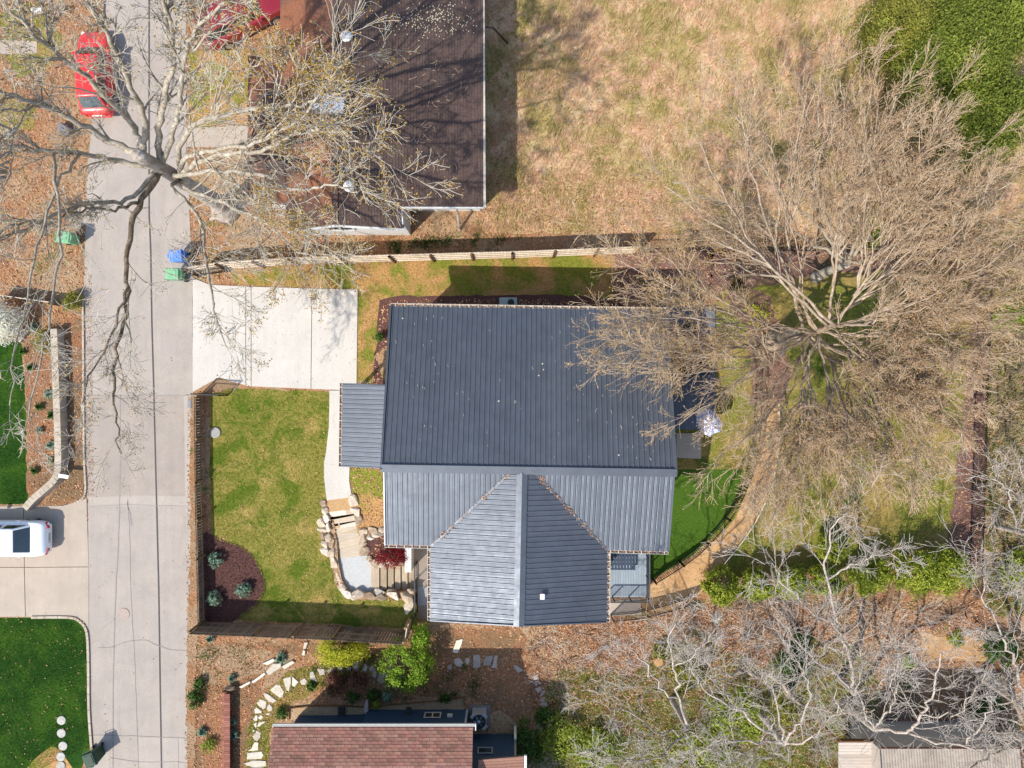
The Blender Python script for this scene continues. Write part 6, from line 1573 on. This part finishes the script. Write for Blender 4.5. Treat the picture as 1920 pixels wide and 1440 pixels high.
grey_tree('white barked leafless tree leaning in from the right edge', (1830, 1265), [([f, (1905, 1250, 5.5), (1880, 1195, 7), (1848, 1120, 8.5), (1852, 1085, 9.5)], .13, .02), ([(1880, 1195, 7), (1855, 1200, 8), (1830, 1180, 9)], .05, .015), ([f, (1960, 1300, 6), (1990, 1220, 8)], .1, .02)], .18, 4, 61)
f = (1960, 1010, 4)
grey_tree('white crooked branches of a leafless tree reaching in at the right edge', (1865, 985), [([f, (1910, 985, 6), (1893, 940, 7.5), (1891, 915, 8.3), (1860, 900, 9), (1832, 893, 9.5)], .09, .02), ([(1910, 985, 6), (1925, 930, 7.5), (1915, 860, 9)], .06, .02), ([f, (1900, 1030, 6), (1870, 1060, 7.5), (1850, 1080, 8.5)], .06, .015)], .14, 4, 71)
f = (1945, 1400, 4)
grey_tree('dark thick trunk crossing the bottom right corner', (1838, 1330), [([f, (1905, 1395, 5), (1860, 1415, 6), (1820, 1440, 7)], .12, .04), ([f, (1910, 1330, 5), (1888, 1290, 5.6), (1880, 1262, 6)], .16, .08)], .26, 4, 81, 2, 'barkdark')
stp = MB().lathe(P(1233, 1237, 0), [(.26, 0), (.24, .3), (.22, .34), (.02, .35)], 14).build('tree_stump', M['path']); tag(stp, 'pale cut stump beside the olive bush near the gravel path', 'stump')

# ------------------------------------------------------------------ loose ground cover
np.random.seed(99)
FR = [(-60, -60), (1980, -60), (1980, 1500), (-60, 1500)]
lawns = [LAWN, TURF, PATH, GL1, GL2, BED, SIDE, BACK, FIELD, WELL]+PAVED
def stuff(name, me, mat): 
    o = link_mesh(name, me, mat); o['kind'] = 'stuff'; return o
stuff('fallen_leaves', quads_mesh('fallen_leaves', px2w(rnd_in(FR, 95000, lawns+[GV1]+EXCL_ALL), .03), (.025, .075), .45, .55), M['litterleaf'])
stuff('fallen_leaves', quads_mesh('fallen_leaves', px2w(rnd_in(FIELD, 1, ()), .03) if False else px2w(rnd_in([(900, -60), (1980, -60), (1980, 445), (900, 440)], 9000), .04), (.025, .07), .5, .55), M['litterleaf'])
stuff('fallen_leaves', quads_mesh('fallen_leaves', px2w(rnd_in([(905, 330), (1250, 320), (1250, 437), (905, 437)], 5500), .04), (.025, .07), .5, .55), M['litterleaf'])
stuff('fallen_leaves', quads_mesh('fallen_leaves', px2w(rnd_in(BACK, 6500, [PATH, TURF]), .03), (.02, .06), .45, .55), M['budtan'])
stuff('fallen_leaves', quads_mesh('fallen_leaves', px2w(rnd_in(ROAD[1:-1], 260), .04), (.02, .05), .3, .5), M['litterleaf'])
def tufts(n, per, poly, sig, h, w, lean):
    c = np.repeat(px2w(rnd_in(poly, n), 0.), per, 0); N = len(c); k = np.repeat(np.random.uniform(.5, 1.35, n), per)
    c[:, :2] += np.random.normal(0, 1, (N, 2))*sig*k[:, None]
    a = np.repeat(np.random.uniform(-.2, 2.2, n), per)+np.random.normal(0, .55, N)
    hh = np.random.uniform(h[0], h[1], N)*k; ln = np.repeat(np.random.uniform(.45, 1, n), per)*lean
    d = np.stack([np.cos(a), np.sin(a), np.zeros(N)], 1); s_ = np.stack([-np.sin(a), np.cos(a), np.zeros(N)], 1); ww = np.random.uniform(w[0], w[1], (N, 1))
    tip = c+d*(hh*ln)[:, None]; tip[:, 2] += hh*np.sqrt(np.clip(1-ln**2, .08, 1))
    return fast_mesh('tuft', np.stack([c-s_*ww, c+s_*ww, tip], 1).reshape(-1, 3), np.arange(N*3).reshape(-1, 3))
FB = [(905, -60), (1980, -60), (1980, 445), (905, 436)]
stuff('dry_grass', tufts(3900, 26, FB, .12, (.16, .40), (.008, .02), .97), M['fieldblade'])
stuff('dry_grass', tufts(900, 20, FB, .16, (.12, .3), (.008, .018), .95), M['olive'])
stuff('lawn_grass', blades_mesh('lawn_grass', px2w(rnd_in(LAWN, 70000, [BED]), .0), (.03, .075), (.006, .014), .9), M['lawnblade'])
stuff('lawn_grass', blades_mesh('lawn_grass', px2w(rnd_in(SIDE, 26000, [HB]), .0), (.03, .08), (.006, .014), .9), M['lawnblade'])
stuff('lawn_grass', blades_mesh('lawn_grass', px2w(rnd_in(BACK, 60000, [PATH, TURF]), .0), (.04, .1), (.006, .016), .9), M['lawnblade'])
stuff('lawn_grass', blades_mesh('lawn_grass', px2w(rnd_in([(-60, 1160), (130, 1160), (163, 1184), (170, 1400), (-60, 1500)], 40000), .0), (.04, .09), (.006, .014), .85), M['greenblade'])
stuff('lawn_grass', blades_mesh('lawn_grass', px2w(rnd_in([(-60, 620), (40, 640), (50, 946), (-60, 946)], 16000), .0), (.04, .09), (.006, .014), .85), M['greenblade'])
stuff('mulch_chips', quads_mesh('mulch_chips', px2w(rnd_in(BED, 7000), .025), (.015, .05), .5, .4), M['mulchchip'])
stuff('ground_weeds', blades_mesh('ground_weeds', px2w(rnd_in(GW, 9000), .0), (.04, .12), (.008, .02), .8), M['lawnblade'])
for po, n, m_ in ((WILD, 26000, 'wildgreen'), (WILD2, 14000, 'olive')):
    po2 = [(min(a, 1980), min(b, 1490)) for a, b in po]
    c_ = rnd_in(po2, n); 
    stuff('ground_weeds', blades_mesh('ground_weeds', px2w(c_, .0), (.08, .3), (.012, .03), .8), M[m_])

# dirt and leaves along edges, brush in the wild corner
sheet('verge_dirt', wobble([(358, 742), (368, 742), (370, 900), (373, 1050), (376, 1180), (368, 1205), (366, 1480), (352, 1480), (349, 1300), (352, 1200), (357, 1050), (356, 900)], 2.5, 9), .036, M['soil'])
EDG = [(352, 740), (372, 740), (376, 1180), (366, 1480), (346, 1480), (350, 1200)]
stuff('fallen_leaves', quads_mesh('fallen_leaves', px2w(rnd_in(EDG, 1500), .05), (.02, .055), .4, .55), M['litterleaf'])
stuff('fallen_leaves', quads_mesh('fallen_leaves', px2w(rnd_in([(156, 500), (172, 500), (176, 930), (160, 930)], 500), .05), (.02, .05), .4, .55), M['litterleaf'])
stuff('fallen_leaves', quads_mesh('fallen_leaves', px2w(rnd_in([(362, 521), (394, 534), (671, 543), (669, 720), (437, 727), (362, 735)], 140), .065), (.015, .04), .3, .5), M['litterleaf'])
stuff('fallen_leaves', quads_mesh('fallen_leaves', px2w(rnd_in([(-60, 1160), (130, 1160), (163, 1184), (170, 1400), (-60, 1500)], 260), .07), (.02, .05), .4, .55), M['litterleaf'])
stuff('fallen_leaves', quads_mesh('fallen_leaves', px2w(rnd_in(LAWN, 420, [BED]), .05), (.02, .05), .4, .55), M['litterleaf'])
bw_ = wobble(smooth_poly([(376, 1008), (420, 1013), (464, 1030), (490, 1066), (499, 1102), (484, 1134), (454, 1157), (430, 1170), (376, 1172)]), 1, 8)
stuff('mulch_chips', quads_mesh('mulch_chips', px2w(rnd_in(bw_, 900, [BED]), .03), (.015, .04), .5, .4), M['mulchchip'])
SANDY = [(1722, 1180), (1850, 1182), (1850, 1242), (1728, 1240)]
def brush(name, poly, n, per, L, mat):
    c = np.repeat(px2w(rnd_in(poly, n, [SANDY, PATH]), .02), per, 0); N = len(c); c[:, :2] += np.random.normal(0, .12, (N, 2))
    a = np.random.uniform(0, 6.283, N); e = np.random.uniform(.1, 1.2, N); ln = np.random.uniform(L[0], L[1], (N, 1))
    d = np.stack([np.cos(a)*np.cos(e), np.sin(a)*np.cos(e), np.sin(e)], 1); s_ = np.stack([-np.sin(a), np.cos(a), np.zeros(N)], 1)*.006
    bend = np.random.normal(0, .12, (N, 3))*ln; m_ = c+d*ln*.5+bend; t = c+d*ln
    v = np.stack([c-s_, c+s_, m_+s_*.8, t, m_-s_*.8], 1).reshape(-1, 3)
    return stuff(name, fast_mesh(name, v, np.arange(N*5).reshape(-1, 5)), M[mat])
BR = [(980, 1180), (1200, 1160), (1300, 1130), (1480, 1120), (1860, 1140), (1920, 1300), (1920, 1440), (1000, 1440)]
brush('dry_brush', BR, 850, 9, (.25, .8), 'twiggrey')
brush('dry_brush', BR, 900, 8, (.25, .7), 'dryshrub')
brush('dry_brush', [(1860, 480), (1960, 460), (1960, 1120), (1850, 1100)], 700, 9, (.3, .8), 'twigtan')
brush('dry_brush', [(0, 0), (150, 0), (150, 520), (0, 540)], 260, 7, (.2, .6), 'twigtan')
stuff('fallen_leaves', quads_mesh('fallen_leaves', px2w(rnd_in([(1000, 1180), (1480, 1120), (1860, 1130), (1860, 1240), (1000, 1340)], 16000, [SANDY]), .04), (.025, .07), .5, .55), M['litterleaf'])

for po, n in (([(600, 1300), (650, 1265), (900, 1240), (900, 1300), (700, 1318)], 2600), ([(560, 1240), (720, 1222), (720, 1262), (600, 1285)], 1800), ([(366, 1212), (470, 1212), (470, 1290), (372, 1300)], 900), ([(720, 455), (900, 440), (1000, 445), (740, 480)], 2200)):
    c_ = rnd_in(po, 40); c_ = np.repeat(c_, n//40, 0)+np.random.normal(0, 5, (n//40*40, 2))
    stuff('ground_weeds', blades_mesh('ground_weeds', px2w(c_, .01), (.05, .14), (.01, .022), .85), M['midgreen'])
